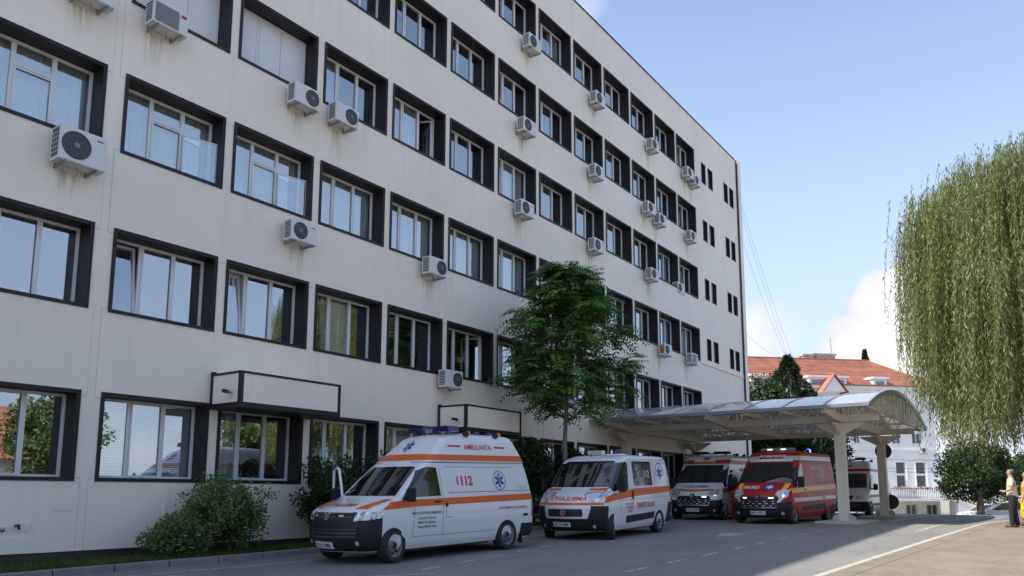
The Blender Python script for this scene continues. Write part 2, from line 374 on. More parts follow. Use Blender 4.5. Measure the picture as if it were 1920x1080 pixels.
def roof_tile_mat():
    mt, nt, N, L, P = nodes('roof_tiles')
    tc = N.new('ShaderNodeTexCoord')
    br = N.new('ShaderNodeTexBrick'); br.inputs['Scale'].default_value = 3; br.inputs['Mortar Size'].default_value = .03
    br.inputs['Color1'].default_value = (.43, .18, .115, 1); br.inputs['Color2'].default_value = (.36, .14, .085, 1); br.inputs['Mortar'].default_value = (.24, .09, .055, 1)
    L.new(tc.outputs['Object'], br.inputs['Vector'])
    n = N.new('ShaderNodeTexNoise'); n.inputs['Scale'].default_value = .7; n.inputs['Detail'].default_value = 8; L.new(tc.outputs['Object'], n.inputs['Vector'])
    r = N.new('ShaderNodeMapRange'); r.inputs[1].default_value = .3; r.inputs[2].default_value = .7; r.inputs[3].default_value = .7; r.inputs[4].default_value = 1.2; L.new(n.outputs[0], r.inputs[0])
    mx = N.new('ShaderNodeMix'); mx.data_type = 'RGBA'; mx.blend_type = 'MULTIPLY'; mx.inputs[0].default_value = 1; L.new(br.outputs[0], mx.inputs[6]); L.new(r.outputs[0], mx.inputs[7])
    L.new(mx.outputs[2], P.inputs['Base Color']); P.inputs['Roughness'].default_value = .85
    return mt

def poly_mat():
    mt, nt, N, L, P = nodes('polycarbonate'); out = N['Material Output']
    P.inputs['Base Color'].default_value = (.92, .93, .94, 1); P.inputs['Metallic'].default_value = .5; P.inputs['Roughness'].default_value = .2; P.inputs['Specular IOR Level'].default_value = 1.0; P.inputs['IOR'].default_value = 1.75; P.inputs['Coat Weight'].default_value = .7; P.inputs['Coat Roughness'].default_value = .1
    t = N.new('ShaderNodeBsdfTranslucent'); t.inputs[0].default_value = (.86, .84, .79, 1)
    g = N.new('ShaderNodeTexCoord'); n = N.new('ShaderNodeTexNoise'); n.inputs['Scale'].default_value = 2.5; n.inputs['Detail'].default_value = 7; L.new(g.outputs['Object'], n.inputs['Vector'])
    r = N.new('ShaderNodeMapRange'); r.inputs[1].default_value = .3; r.inputs[2].default_value = .7; r.inputs[3].default_value = .08; r.inputs[4].default_value = .28; L.new(n.outputs[0], r.inputs[0]); L.new(r.outputs[0], P.inputs['Roughness'])
    ms = N.new('ShaderNodeMixShader'); ms.inputs[0].default_value = .32; L.new(P.outputs[0], ms.inputs[1]); L.new(t.outputs[0], ms.inputs[2]); L.new(ms.outputs[0], out.inputs[0])
    return mt

M = dict(
    clad=cladding_mat(), stain=stain_mat(), brown=simple('dark_brown_metal', (.020, .016, .019), .5, var=.18, vscale=3, space='world', spec=.35),
    pvc=simple('white_pvc', (.72, .73, .74), .35, var=.04), pane=pane_mat('window_glass', (.93, .955, .96), .27), pane_dark=pane_mat('window_glass_far', (.7, .73, .75), .06),
    curtain=simple('curtain', (.62, .63, .63), .9, var=.08, vscale=3), blind=simple('white_blind', (.74, .75, .76), .7, var=.03),
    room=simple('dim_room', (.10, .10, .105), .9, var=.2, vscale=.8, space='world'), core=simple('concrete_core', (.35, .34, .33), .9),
    plinth=simple('plinth_paint', (.035, .028, .03), .6, var=.2, vscale=4, space='world'),
    ac=simple('ac_casing', (.66, .66, .63), .42, var=.06, vscale=5), ac_dark=simple('ac_grille', (.05, .055, .06), .5), slat=simple('grille_slat', (.055, .058, .066), .35), ac_grey=simple('ac_fan_guard', (.20, .21, .22), .5),
    red_logo=simple('red_badge', (.5, .02, .03), .4), steel=simple('galvanised', (.36, .36, .35), .45, metal=.7, var=.15), rust=simple('rust', (.32, .11, .04), .85, var=.3, vscale=12),
    beige=simple('beige_steel', (.68, .625, .53), .5, var=.09, vscale=2.5, space='world'), poly=poly_mat(), grey_trim=simple('grey_trim', (.20, .215, .24), .4),
    asphalt=asphalt_mat(), paver=paver_mat(), paint=road_paint_mat(), kerb=simple('kerb_concrete', (.20, .195, .19), .9, var=.25, vscale=3, bump=.4, space='world'),
    kerb_pale=simple('pale_kerb', (.40, .365, .31), .9, var=.2, vscale=3, bump=.4, space='world'), dry=simple('dry_ground', (.25, .225, .18), .95, var=.25, vscale=.2, space='world'), soil=simple('soil', (.05, .045, .025), .95, var=.4, vscale=3, bump=.8, bscale=20, space='world'),
    concrete=simple('concrete_block', (.42, .41, .38), .9, var=.2, vscale=5, bump=.3),
    bark=simple('bark', (.12, .10, .08), .9, var=.35, vscale=7, bump=.9, bscale=25), bark_pale=simple('pale_bark', (.20, .185, .16), .9, var=.3, vscale=7, bump=.7, bscale=20),
    black=simple('black_plastic', (.013, .015, .020), .5, var=.15, spec=.35), rubber=simple('tyre_rubber', (.018, .018, .019), .8, var=.2), 
    roof=roof_tile_mat(), white_wall=simple('white_render', (.82, .82, .81), .85, var=.06, vscale=1.2, space='world'),
    willow=leaf_mat('willow_leaf', (.105, .145, .050), (.30, .325, .115), trans=.45, scale=.55), ash=leaf_mat('pinnate_leaf', (.046, .112, .028), (.165, .28, .066), trans=.36, scale=.9),
    dark_leaf=leaf_mat('dark_leaf', (.014, .032, .010), (.04, .075, .02), trans=.25), bush=leaf_mat('bush_leaf', (.062, .11, .036), (.17, .24, .075), trans=.3, scale=2),
    conifer=leaf_mat('conifer_needle', (.012, .03, .014), (.03, .058, .025), trans=.12), grass=leaf_mat('grass_blade', (.035, .075, .012), (.09, .14, .03), trans=.3, scale=3),
    petal_red=simple('red_petal', (.40, .02, .02), .6), petal_white=simple('white_petal', (.7, .68, .6), .6),
    glass_car=simple('vehicle_glass', (.012, .014, .016), .03, spec=.9), white_paint=simple('white_vehicle_paint', (.70, .71, .72), .3, coat=.6, var=.03, vscale=1.5),
    red_paint=simple('red_vehicle_paint', (.36, .012, .012), .40, coat=.06, spec=.3, var=.05, vscale=1.5), orange=simple('orange_film', (.66, .115, .010), .42), red_film=simple('red_film', (.55, .05, .035), .4), yellow=simple('yellow_film', (.80, .40, .02), .38),
    blue=simple('blue_film', (.012, .035, .26), .4), text_dark=simple('dark_lettering', (.04, .05, .09), .5), silver=simple('silver_film', (.52, .53, .54), .35, metal=.3),
    seam=simple('panel_seam', (.10, .10, .11), .7), chrome=simple('chrome', (.75, .76, .78), .12, metal=1), lamp=simple('headlamp', (.50, .53, .55), .08, metal=.35, coat=.6, var=.3, vscale=14),
    lamp_on=simple('lit_lamp', (.9, .9, .85), .3, emit=((1, .95, .85), .7)), blue_glass=simple('blue_beacon', (.006, .012, .085), .18, coat=.5), blue_on=simple('lit_blue_beacon', (.02, .1, .9), .2, emit=((.05, .18, 1), 4.)), amber=simple('amber_beacon', (.6, .16, .03), .2), red_lamp=simple('red_lamp', (.4, .02, .02), .2, coat=.4),
    plate=simple('number_plate', (.72, .72, .72), .4), rim=simple('steel_wheel', (.21, .215, .22), .42, metal=.5, var=.2), 
    skin=simple('skin', (.42, .24, .17), .55), hair=simple('grey_hair', (.12, .115, .11), .8), cream=simple('cream_shirt', (.62, .58, .42), .85, var=.06), dark_cloth=simple('dark_trousers', (.018, .018, .022), .9, var=.2), leather=simple('shoe_leather', (.10, .075, .055), .6), yellow_cloth=simple('yellow_dress', (.80, .45, .015), .85, var=.08), red_cloth=simple('red_uniform', (.42, .025, .02), .85, var=.1), hair_dark=simple('dark_hair', (.02, .015, .012), .7), hivis=simple('reflective_band', (.7, .6, .12), .5),
    sign_back=simple('sign_back', (.018, .019, .022), .55, var=.15), wire=simple('cable_black', (.03, .03, .035), .6), rail=simple('railing_paint', (.25, .24, .23), .5), dark_rail=simple('dark_railing', (.03, .025, .025), .6), dirt_pipe=simple('downpipe', (.025, .024, .03), .45),
)

# ================================================================== the setting
def sheet(name, xs, ys, zf, mt, kind='structure'):
    V = np.array([(x, y, zf(x, y)) for y in ys for x in xs]); nx = len(xs)
    F = [(j * nx + i, j * nx + i + 1, (j + 1) * nx + i + 1, (j + 1) * nx + i) for j in range(len(ys) - 1) for i in range(nx - 1)]
    o = link(name, np_mesh(name, V, F, mt, smooth=True)); o['kind'] = kind; return o
ys_main = [-80, -40, -20, -10, -5] + [i * 1.0 for i in range(0, 80)] + [90, 110, 140, 200, 400, 900]
ground = sheet('ground', [-900, -300, -100, -40, -16, -8, 0, 8, 40, 100, 300, 900], ys_main, lambda x, y: zg(y) - .03, M['dry'])
road = sheet('road', [-13.42, -10, -6, -2.0, 2], [y for y in ys_main if -41 < y < 77], lambda x, y: zg(y), M['asphalt'])
def kerb_x(y): return -3.30 + .0528 * (y - 12.4) + max(0, y - 29) ** 2 * .02
pav_ys = [y for y in ys_main if -41 < y < 45]
pv = []; pf = []
for y in pav_ys:
    for x in (kerb_x(y) + .14, 1.2, 12, 60): pv.append((x, y, zg(y) + .035))  # unseen outer paving, added to bounce sunlight onto the hospital wall
for j in range(len(pav_ys) - 1):
    for i in range(3): pf.append((j * 4 + i, j * 4 + i + 1, j * 4 + 5 + i, j * 4 + 4 + i))
pavement = link('pavement', np_mesh('pavement', pv, pf, M['paver'], smooth=True)); pavement['kind'] = 'structure'
# kerb stones along the pavement and along the verge
def stone(L, w, h, mt):
    b = .012
    return MB().prism([(-w / 2, -.12), (w / 2, -.12), (w / 2, h - b), (w / 2 - b, h), (-w / 2 + b, h), (-w / 2, h - b)], .004, L - .004, 'y').mesh('kerb_stone', mt, fixn=True)
k_me = stone(1.0, .14, .048, M['kerb_pale'])
y = 3.0
while y < 38:
    x0, x1 = kerb_x(y) + .07, kerb_x(y + 1) + .07
    o = link('kerb_stone', k_me, pavement, (x0, y, zg(y)), (math.atan(zg(y + 1) - zg(y)), 0, -math.atan(x1 - x0))); y += 1.0
# verge between wall and road
verge = sheet('verge', [-15.40, -14.4, -13.55], [-20, -10, 0, 4, 8, 12, 16, 20, 24, 26.2], lambda x, y: zg(y) + .06 + .02 * (x < -15), M['soil'])
k2 = stone(.98, .15, .115, M['kerb'])
for i in range(27):
    y = i * 1.0 - 1
    link('kerb_stone', k2, verge, (-13.49 + random.Random(i).uniform(-.008, .008), y, zg(y)), (math.atan(zg(y + 1) - zg(y)), 0, 0))
# painted marks
def strip(name, pts, w, parent=road):
    mb = MB()
    for (a, b) in zip(pts, pts[1:]):
        a = Vector((a[0], a[1], 0)); b = Vector((b[0], b[1], 0)); n = max(1, int((b - a).length / .5)); d = (b - a).normalized(); r = Vector((-d.y, d.x, 0)) * w / 2
        for k in range(n):
            p = a.lerp(b, k / n); q = a.lerp(b, (k + 1) / n)
            mb.quad([(c.x, c.y, zg(c.y) + .005) for c in (p - r, q - r, q + r, p + r)])
    return mb.build(name, M['paint'], parent)
strip('edge_line', [(-12.75, 3), (-12.52, 6.58), (-12.16, 10.41), (-12.0, 13), (-11.9, 26)], .12)
strip('edge_line', [(-12.1, 6.3), (-11.85, 7.6)], .12)
for k in range(12):
    t = k / 11 * 1.0; y = 10.2 + 13 * t; x = -9.25 - 1.85 * t
    strip('lane_dash', [(x, y), (x - .07, y + .55)], .11)
for k in range(11):
    y = 8.5 + k * 1.62; strip('lane_dash', [(-6.1 + .012 * (y - 12), y), (-6.1 + .012 * (y - 11), y + .75)], .11)
strip('lane_mark', [(-9.35, 8.75), (-9.0, 9.35), (-8.7, 9.9)], .1)
mb = MB(); ar = [(-7.62, 23.6), (-7.55, 23.6), (-7.55, 21.3), (-7.2, 21.3), (-7.62, 19.7), (-8.05, 21.3), (-7.68, 21.3)]
mb.quad([(x, y, zg(y) + .006) for x, y in ar]); mb.build('arrow_mark', M['paint'], road)
strip('edge_line', [(-3.62, 24.5), (-3.5, 28.5), (-3.3, 31)], .12)
strip('edge_line', [(-5.3, 30.5), (-5.2, 37)], .3)
# joint line in the pavement (a drain slot beside the kerb)
mb = MB()
for y in range(2, 30): mb.quad([(kerb_x(y) + .42, y, zg(y) + .040), (kerb_x(y) + .455, y, zg(y) + .040), (kerb_x(y + 1) + .455, y + 1, zg(y + 1) + .040), (kerb_x(y + 1) + .42, y + 1, zg(y + 1) + .040)])
mb.build('drain_slot', M['kerb'], pavement)

# ------------------------------------------------------------------ hospital block
WX = -15.4; MOD = 2.603; WW = 2.37; Z0 = 1.53; FH = 3.372; WH = 1.755; ZTOP = 21.95
hosp = empty('hospital_building', (WX, 20, 0)); tag(hosp, 'long six-storey grey panelled hospital block with deep dark-framed windows', 'building')
HO = Vector((WX, 20, 0))
def hpart(mb, name, mt, smooth=None, parent=hosp, kind=None):
    o = mb.build(name, mt, parent, smooth=smooth); o.location = -HO if parent is hosp else (0, 0, 0)
    if kind: o['kind'] = kind
    return o
def colL(c): return 7.50 + MOD * (c - 1) if c >= 1 else 7.11 - WW + MOD * c
COLS = list(range(-1, 13)); PH = (MOD - WW) / 2
# spandrel and pier panels
def spandrel(h, lo, hi):
    g = .0016
    a, b = -PH + g, MOD - PH - g
    pts = [(a, 0)]
    if lo: pts = [(a, -.11), (0, -.11), (0, 0), (WW, 0), (WW, -.11), (b, -.11)]
    else: pts = [(a, 0), (b, 0)]
    if hi: pts += [(b, h + .06), (WW, h + .06), (WW, h), (0, h), (0, h + .06), (a, h + .06)]
    else: pts += [(b, h), (a, h)]
    return MB().prism(pts, -.05, 0, 'x').mesh('wall_panel', M['clad'], fixn=True)
sp_mid = spandrel(FH - WH, True, True); sp_top = spandrel(ZTOP - (Z0 + 5 * FH + WH), True, False); sp_bot = spandrel(Z0 - .22, False, True)
pier = MB().box(-.05, -.003, -2 * PH + .002, -.002, .066, WH - .116).mesh('pier_panel', M['clad'])
for c in COLS:
    L_ = colL(c)
    for j in range(7):
        if j == 0: me, z = sp_bot, .22
        elif j == 6: me, z = sp_top, Z0 + 5 * FH + WH
        else: me, z = sp_mid, Z0 + (j - 1) * FH + WH
        link('wall_panel', me, hosp, Vector((WX, L_, z)) - HO)
    for j in range(6): link('pier_panel', pier, hosp, Vector((WX, L_, Z0 + j * FH)) - HO)
# wide seam strip between the first two columns
hpart(MB().box(WX - .05, WX - .004, 7.11 + PH + .004, 7.50 - PH - .004, .22, ZTOP), 'wall_panel', M['clad'])
for j in range(6):
    for yy_ in (7.11 + .002, colL(12) + WW + .002): hpart(MB().box(WX - .05, WX - .003, yy_, yy_ + PH + (.03 if yy_ < 9 else 0), Z0 + j * FH + .066, Z0 + j * FH + WH - .116), 'pier_panel', M['clad'])
yE0 = colL(12) + MOD - PH; y_end = 45.24
# end wall zone with small paired windows
rows_small = [(8.38 + .10 + FH * k, k) for k in range(4)]
sw = [(39.53, 40.17), (40.50, 41.23), (43.02, 43.69), (43.96, 44.66)]
ycuts = [yE0 + .004] + [v for a in sw for v in a] + [y_end]
zc = [.22] + [v for z, k in rows_small for v in (z, z + 1.2)] + [ZTOP]
for i in range(len(ycuts) - 1):
    if i % 2 == 0:
        hpart(MB().box(WX - .05, WX, ycuts[i], ycuts[i + 1], .22, ZTOP), 'wall_panel', M['clad'])
    else:
        for k in range(0, len(zc) - 1, 2): hpart(MB().box(WX - .05, WX, ycuts[i], ycuts[i + 1], zc[k], zc[k + 1]), 'wall_panel', M['clad'])
hpart(MB().box(WX - .05, WX + .001, -24, colL(-1) - PH - .004, .22, ZTOP), 'wall_panel', M['clad'])
for (a, b) in sw:
    for z, k in rows_small:
        w = MB(); w.box(-.16, .012, 0, .05, 0, 1.2).box(-.16, .012, b - a - .05, b - a, 0, 1.2).box(-.16, .012, .05, b - a - .05, 0, .05).box(-.16, .012, .05, b - a - .05, 1.15, 1.2)
        wo = w.build('window', M['brown'], hosp, Vector((WX, a, z)) - HO)
        MB().box(-.12, -.10, .05, b - a - .05, .05, 1.15).build('pane', M['pane_dark'], wo)
        fr = MB().box(-.10, -.07, .05, .09, .05, 1.15).box(-.10, -.07, b - a - .09, b - a - .05, .05, 1.15).box(-.10, -.07, .09, b - a - .09, .05, .09).box(-.10, -.07, .09, b - a - .09, 1.11, 1.15)
        fr.build('window_frame', M['brown'], wo)
# ledge, downpipe, end strip, coping, plinth, core, roof
hpart(MB().box(WX - .02, WX + .05, 38.45, 45.2, 8.17, 8.25), 'ledge', M['clad'])
hpart(MB().box(WX - .06, WX + .02, 45.245, 45.36, .1, 21.98).box(WX + .02, WX + .10, 45.25, 45.34, .1, 21.75), 'downpipe', M['dirt_pipe'])
hpart(MB().box(WX - 13.9, WX + .03, 45.365, 46.05, .1, 22.12), 'end_wall', M['clad'])
hpart(MB().box(WX - .3, WX + .035, -24, 45.37, ZTOP + .002, ZTOP + .055), 'coping', M['brown'])
hpart(MB().box(WX - .05, WX - .012, -24, 45.36, -.3, .216), 'plinth', M['plinth'])
core = MB()
core.box(WX - 14, WX - 13.8, -24, 45.36, 0, 21.9).box(WX - 14, WX - .3, -24, -23.8, 0, 21.9)
core.box(WX - 13.79, WX - .31, -23.79, 45.36, 21.5, 21.7)
for j in range(6):
    core.box(WX - 13.79, WX - .47, -23.79, 45.36, Z0 + j * FH - .55 - .6, Z0 + j * FH - .75)
hpart(core, 'structure_core', M['core'])
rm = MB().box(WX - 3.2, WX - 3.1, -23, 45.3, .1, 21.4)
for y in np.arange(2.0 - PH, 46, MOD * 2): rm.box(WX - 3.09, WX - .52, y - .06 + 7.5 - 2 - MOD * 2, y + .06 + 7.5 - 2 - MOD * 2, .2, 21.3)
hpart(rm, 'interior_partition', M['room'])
back = MB()        # backing behind the panels, between the window openings
for j in range(7):
    z0 = 0 if j == 0 else Z0 + (j - 1) * FH + WH; z1 = ZTOP - .02 if j == 6 else Z0 + j * FH
    back.box(WX - .46, WX - .052, -24, yE0, z0 + .001, z1 - .001)
for c in COLS + [13]:
    b_ = colL(c) if c < 13 else yE0 + PH
    a_ = colL(c - 1) + WW if c > -1 else -24
    if c == 13: a_ = colL(12) + WW; b_ = yE0
    for j in range(6): back.box(WX - .46, WX - .052, a_, b_, Z0 + j * FH, Z0 + j * FH + WH)
back.box(WX - .4, WX - .17, yE0 + .001, 45.24, 0, ZTOP - .02)
hpart(back, 'wall_backing', M['clad'])

# ------ big windows
F_ = .072; DP = .47
sur = MB(); sur.box(-DP, .022, 0, F_, 0, WH).box(-DP, .022, WW - F_, WW, 0, WH).box(-DP, .022, F_, WW - F_, 0, F_).box(-DP, .022, F_, WW - F_, WH - F_, WH)
sur.box(.022, .03, 0, .03, 0, WH).box(.022, .03, WW - .03, WW, 0, WH).box(.022, .03, .03, WW - .03, WH - .03, WH)
sur_me = sur.mesh('window', M['brown'])
IW0, IW1, IZ0, IZ1 = F_, WW - F_, F_, WH - F_
m1 = IW0 + (IW1 - IW0) / 3; m2 = IW0 + (IW1 - IW0) * 2 / 3
fx0, fx1 = -.47, -.415
def bars(lst, mt=None): 
    b = MB()
    for a in lst: b.box(*a)
    return b
def frame_mesh(kind):
    o = .052
    L = [(fx0, fx1, IW0, IW0 + o, IZ0, IZ1), (fx0, fx1, IW1 - o, IW1, IZ0, IZ1), (fx0, fx1, IW0 + o, IW1 - o, IZ0, IZ0 + o), (fx0, fx1, IW0 + o, IW1 - o, IZ1 - o, IZ1),
         (fx0, fx1, m1 - .045, m1 + .045, IZ0 + o, IZ1 - o), (fx0, fx1, m2 - .045, m2 + .045, IZ0 + o, IZ1 - o)]
    if kind == 'transom': L.append((fx0, fx1, m1 + .045, m2 - .045, IZ1 - .50, IZ1 - .42))
    if kind == 'far': L.append((fx0, fx1, IW0 + o, m1 - .045, IZ1 - .50, IZ1 - .42))
    s = .035; x2 = fx1 + .016
    def sash(a, b, z0, z1):
        L.extend([(fx1 + .001, x2, a, a + s, z0, z1), (fx1 + .001, x2, b - s, b, z0, z1), (fx1 + .001, x2, a + s, b - s, z0, z0 + s), (fx1 + .001, x2, a + s, b - s, z1 - s, z1)])
    top = IZ1 - .52 if kind == 'transom' else IZ1 - .03
    sash(m1 + .02, m2 - .02, IZ0 + .03, top)
    return bars(L).mesh('window_frame', M['pvc'])
fr_me = {k: frame_mesh(k) for k in ('plain', 'transom', 'far')}
o = .05
panes = [(IW0 + o, m1 - .044), (m1 + .044, m2 - .044), (m2 + .044, IW1 - o)]
pane_me = [MB().box(-.447, -.441, a, b, IZ0 + o, IZ1 - o).mesh('pane', M['pane']) for a, b in panes]
def sash_open():            # one sash of its own: frame + glass, hinged on its left stile at y=0
    w = panes[0][1] - panes[0][0]; h = IZ1 - IZ0 - 2 * o; s = .055
    fr = MB().box(-.02, .02, 0, s, 0, h).box(-.02, .02, w - s, w, 0, h).box(-.02, .02, s, w - s, 0, s).box(-.02, .02, s, w - s, h - s, h).mesh('sash', M['pvc'])
    return fr, MB().box(-.004, .004, s, w - s, s, h - s).mesh('pane', M['pane'])
sash_me, sash_pane = sash_open()
def curtain_mesh(a, b, seed, folds=9, mt='curtain'):
    rnd = random.Random(seed); n = folds * 6; V = []; F = []
    for i in range(n + 1):
        t = i / n; x = -.60 + .035 * math.sin(t * folds * 2 * math.pi + rnd.uniform(-.3, .3)); y = a + (b - a) * t
        V += [(x, y, IZ0 - .1), (x + rnd.uniform(-.004, .004), y, IZ1 + .02)]
        if i: F.append((2 * i - 2, 2 * i, 2 * i + 1, 2 * i - 1))
    return np_mesh('curtain', V, F, M[mt], smooth=True)
CUR = [curtain_mesh(.05, WW - .05, 1, 16), curtain_mesh(.05, .95, 2, 7), curtain_mesh(1.5, WW - .05, 3, 6), curtain_mesh(.7, 1.7, 4, 7)]
bl = MB()
for a, b in panes: bl.box(-.4385, -.428, a - .004, b + .004, IZ0 + .045, IZ1 - .045)
blind_me = bl.mesh('blind', M['blind'])
vb = MB()
for k in range(38):
    z = IZ0 + .06 + k * .041; vb.quad([(-.52, IW0 + .05, z), (-.52, IW1 - .05, z), (-.545, IW1 - .05, z + .03), (-.545, IW0 + .05, z + .03)])
ven_me = vb.mesh('venetian_blind', M['blind'])
guard = MB()
gw = WW - m2 - .02
for a in ((0, gw, .98, 1.01), (0, gw, .0, .03), (0, .025, .03, .98), (gw - .03, gw, .03, .98)): guard.box(-.012, .012, *a)
guard_me = guard.mesh('guard_frame', M['pvc']); guard_gl = MB().box(-.003, .003, .03, gw - .03, .03, .98).mesh('guard_glass', M['pane'])
rw = random.Random(8)
for c in COLS:
    for j in range(6):
        wo = link('window', sur_me, hosp, Vector((WX, colL(c), Z0 + j * FH)) - HO)
        kind = 'plain'
        if j == 2 and c in (0, 1, 2): kind = 'transom'
        if (j, c) in ((2, 11), (2, 12), (4, 10), (3, 10)): kind = 'far'
        link('window_frame', fr_me[kind], wo)
        tilt = (j == 1 and c in (1, 2)) or (j, c) in ((4, 6), (5, 9), (3, 8), (2, 10)); opened = (j, c) in ((3, 4), (1, 5))
        for i in range(3):
            if (tilt and i == 0) or (opened and i == 2): continue
            link('pane', pane_me[i], wo)
        if tilt:
            s_ = link('sash', sash_me, wo, (-.44, panes[0][0], IZ0 + o), (0, R_(-7), 0)); link('pane', sash_pane, s_)
            s_.rotation_euler = (0, R_(-6.5), 0)
        if opened:
            s_ = link('sash', sash_me, wo, (-.46, IW1 - o, IZ0 + o), (0, 0, R_(180 - 62))); link('pane', sash_pane, s_)
        if j == 3 and c in (1, 2): link('blind', blind_me, wo)
        elif (j, c) in ((0, 1), (0, 5)): link('venetian_blind', ven_me, wo)
        elif j == 2 and c in (0, 1, 3, 4, 5, 6, 12): link('curtain', CUR[0], wo)
        else:
            r_ = rw.random()
            if r_ < .07: link('curtain', CUR[0], wo)
            elif r_ < .27: link('curtain', CUR[1], wo)
            elif r_ < .36: link('curtain', CUR[2], wo)
            elif r_ < .42: link('curtain', CUR[3], wo)
        if j == 2 and c in (1, 2):
            g_ = link('guard_frame', guard_me, wo, (-.36, m2, IZ0 + .03), (0, 0, R_(-14))); link('guard_glass', guard_gl, g_)
        if (j, c) == (2, 0): pass
# ------ boxed entrance hoods
for (y0, y1, lab, cl) in ((9.86, 12.68, 'white panelled box hood with dark trim over left ground-floor entrance', -1), (17.52, 20.36, 'white panelled box hood with dark trim beside the leafy tree', 1)):
    D = 1.13; z0, z1 = 3.17, 3.93; t = .085
    r = empty('entrance_hood', (WX, y0, z0)); tag(r, lab, 'hood', 'box hoods over the entrances')
    h = z1 - z0; w = y1 - y0
    f = MB()
    f.box(.03, D, 0, w, -.03, 0)                                   # soffit
    f.box(D - t, D, 0, t, 0, h).box(D - t, D, w - t, w, 0, h).box(.03, .03 + t, -.002, t, 0, h + .05).box(.03, .03 + t, w - t, w + .002, 0, h)
    f.box(D - t * .9, D + .003, t, w - t, 0, t).box(D - t * .9, D + .003, t, w - t, h - t * .6, h)
    f.box(.03 + t, D - t, -.003, t * .9, 0, t).box(.03 + t, D - t, -.003, t * .9, h - t * .6, h).box(.03 + t, D - t, w - t * .9, w + .003, 0, t).box(.03 + t, D - t, w - t * .9, w + .003, h - t * .6, h)
    f.build('trim', M['brown'], r)
    MB().box(D - t * .8, D - .012, t, w - t, t, h - t * .6).build('front_panel', M['clad'], r)
    MB().box(.03 + t, D - t, .012, t * .8, t, h - t * .6).build('side_panel', M['clad'], r)
    MB().box(.03 + t, D - t, w - t * .8, w - .012, t, h - t * .6).build('side_panel', M['clad'], r)
    MB().box(.03, D - t, t, w - t, h - .05, h - .02).build('top_panel', M['clad'], r)
    cy_ = D * .72
    cm = empty('security_camera', (WX + cy_, y0 - .01, z0 + .30)); tag(cm, 'small black security camera on the side of the ' + ('left' if cl < 0 else 'right') + ' entrance hood', 'camera', 'security cameras on the hoods')
    MB().bar((0, 0, 0), (0, -.10, -.01), .03, .03).build('bracket', M['black'], cm)
    MB().bar((-.09, -.13, .03), (.10, -.15, -.01), .07, .075).build('housing', M['black'], cm)
    MB().lathe([(.028, 0), (.03, .02), (.0, .021)], 10, 'x', (.10, -.15, -.01)).build('lens', M['glass_car'], cm)

# ------ air conditioners
def ac_unit(kind):
    """front faces +x, width along y. origin: bottom centre of the back face on the wall"""
    r = empty('air_conditioner'); W, H, D, g = .80, .53, .30, .14
    if kind == 'big': W, H, D = .88, .68, .34
    b = MB(); bv = .02
    b.prism([(-W / 2, 0), (W / 2, 0), (W / 2, H - bv), (W / 2 - bv, H), (-W / 2 + bv, H), (-W / 2, H - bv)], g, g + D, 'x'); b.box(g + D, g + D + .008, -W / 2 + .012, W / 2 - .012, .012, H - .015)
    body = b.build('casing', M['ac'], r, fixn=True)
    fx = g + D + .008
    rad = H * .40; c = (-.13 if kind != 'right' else .14)
    if kind == 'square':
        q = MB().box(fx, fx + .012, -W / 2 + .05, W / 2 - .22, .05, H - .06)
        for k in range(9): q.box(fx + .012, fx + .016, -W / 2 + .05, W / 2 - .22, .07 + k * (H - .14) / 9, .085 + k * (H - .14) / 9)
        q.build('fan_guard', M['ac_grey'], r)
        MB().box(fx, fx + .004, W / 2 - .17, W / 2 - .05, H - .15, H - .08).build('badge', M['red_logo'], r)
    else:
        q = MB().lathe([(rad, 0), (rad, .014), (rad * .93, .02), (rad * .9, .006), (.001, .006)], 28, 'x', (fx, c, H * .5))
        q.build('fan_guard', M['ac_dark'], r, smooth=40)
        q = MB()
        for k in range(5):
            rr = rad * (.25 + .16 * k); n = 24
            q.tube([(fx + .018, c + rr * math.cos(t * 2 * math.pi / n), H * .5 + rr * math.sin(t * 2 * math.pi / n)) for t in range(n + 1)], .003, 4, cap=False)
        for k in range(8):
            t = k * math.pi / 4; q.bar((fx + .018, c, H * .5), (fx + .018, c + rad * .9 * math.cos(t), H * .5 + rad * .9 * math.sin(t)), .005, .005)
        q.lathe([(rad * .2, 0), (rad * .2, .012), (.001, .014)], 14, 'x', (fx + .014, c, H * .5))
        q.build('guard_wires', M['ac_grey'], r)
        MB().box(fx, fx + .002, W / 2 - .2, W / 2 - .08, H - .12, H - .095).build('badge', M['ac_dark'], r)
    q = MB()
    nx, nz = (3, 6) if kind in ('big', 'square', 'grid') else (1, 9)
    for i in range(nx):
        for k in range(nz):
            dx = (D - .06) / nx; dz = (H - .10) / nz
            q.box(g + .03 + i * dx + .008, g + .03 + (i + 1) * dx - .008, -W / 2 - .002, -W / 2 + .01, .05 + k * dz + .008, .05 + (k + 1) * dz - .008)
    q.build('side_grille', M['ac_dark'], r)
    for s in (-1, 1):
        MB().box(0, g + D + .05, s * W * .33 - .018, s * W * .33 + .018, -.05, -.012).box(0, .03, s * W * .33 - .018, s * W * .33 + .018, -.05, .28).build('bracket', M['steel'], r)
    p = [(g + .1, W / 2, .16), (g + .1, W / 2 + .06, .14), (g, W / 2 + .08, .12), (.03, W / 2 + .09, .2), (0, W / 2 + .09, .3)]
    MB().tube(p, .018, 6).build('pipe', M['wire'], r)
    MB().tube([(g + .12, 0, 0), (g + .12, .02, -.1), (g + .08, .03, -.17)], .008, 5).build('drain_hose', M['ac_grey'], r)
    if kind == 'rusty':
        MB().box(g + .05, g + .22, -W / 2 - .004, -W / 2 - .001, .06, .42).build('rust_patch', M['rust'], r)
    return r
ACP = {k: ac_unit(k) for k in ('fan', 'right', 'square', 'big', 'grid', 'rusty')}
ordn = ['ground', 'first', 'second', 'third', 'fourth', 'top']
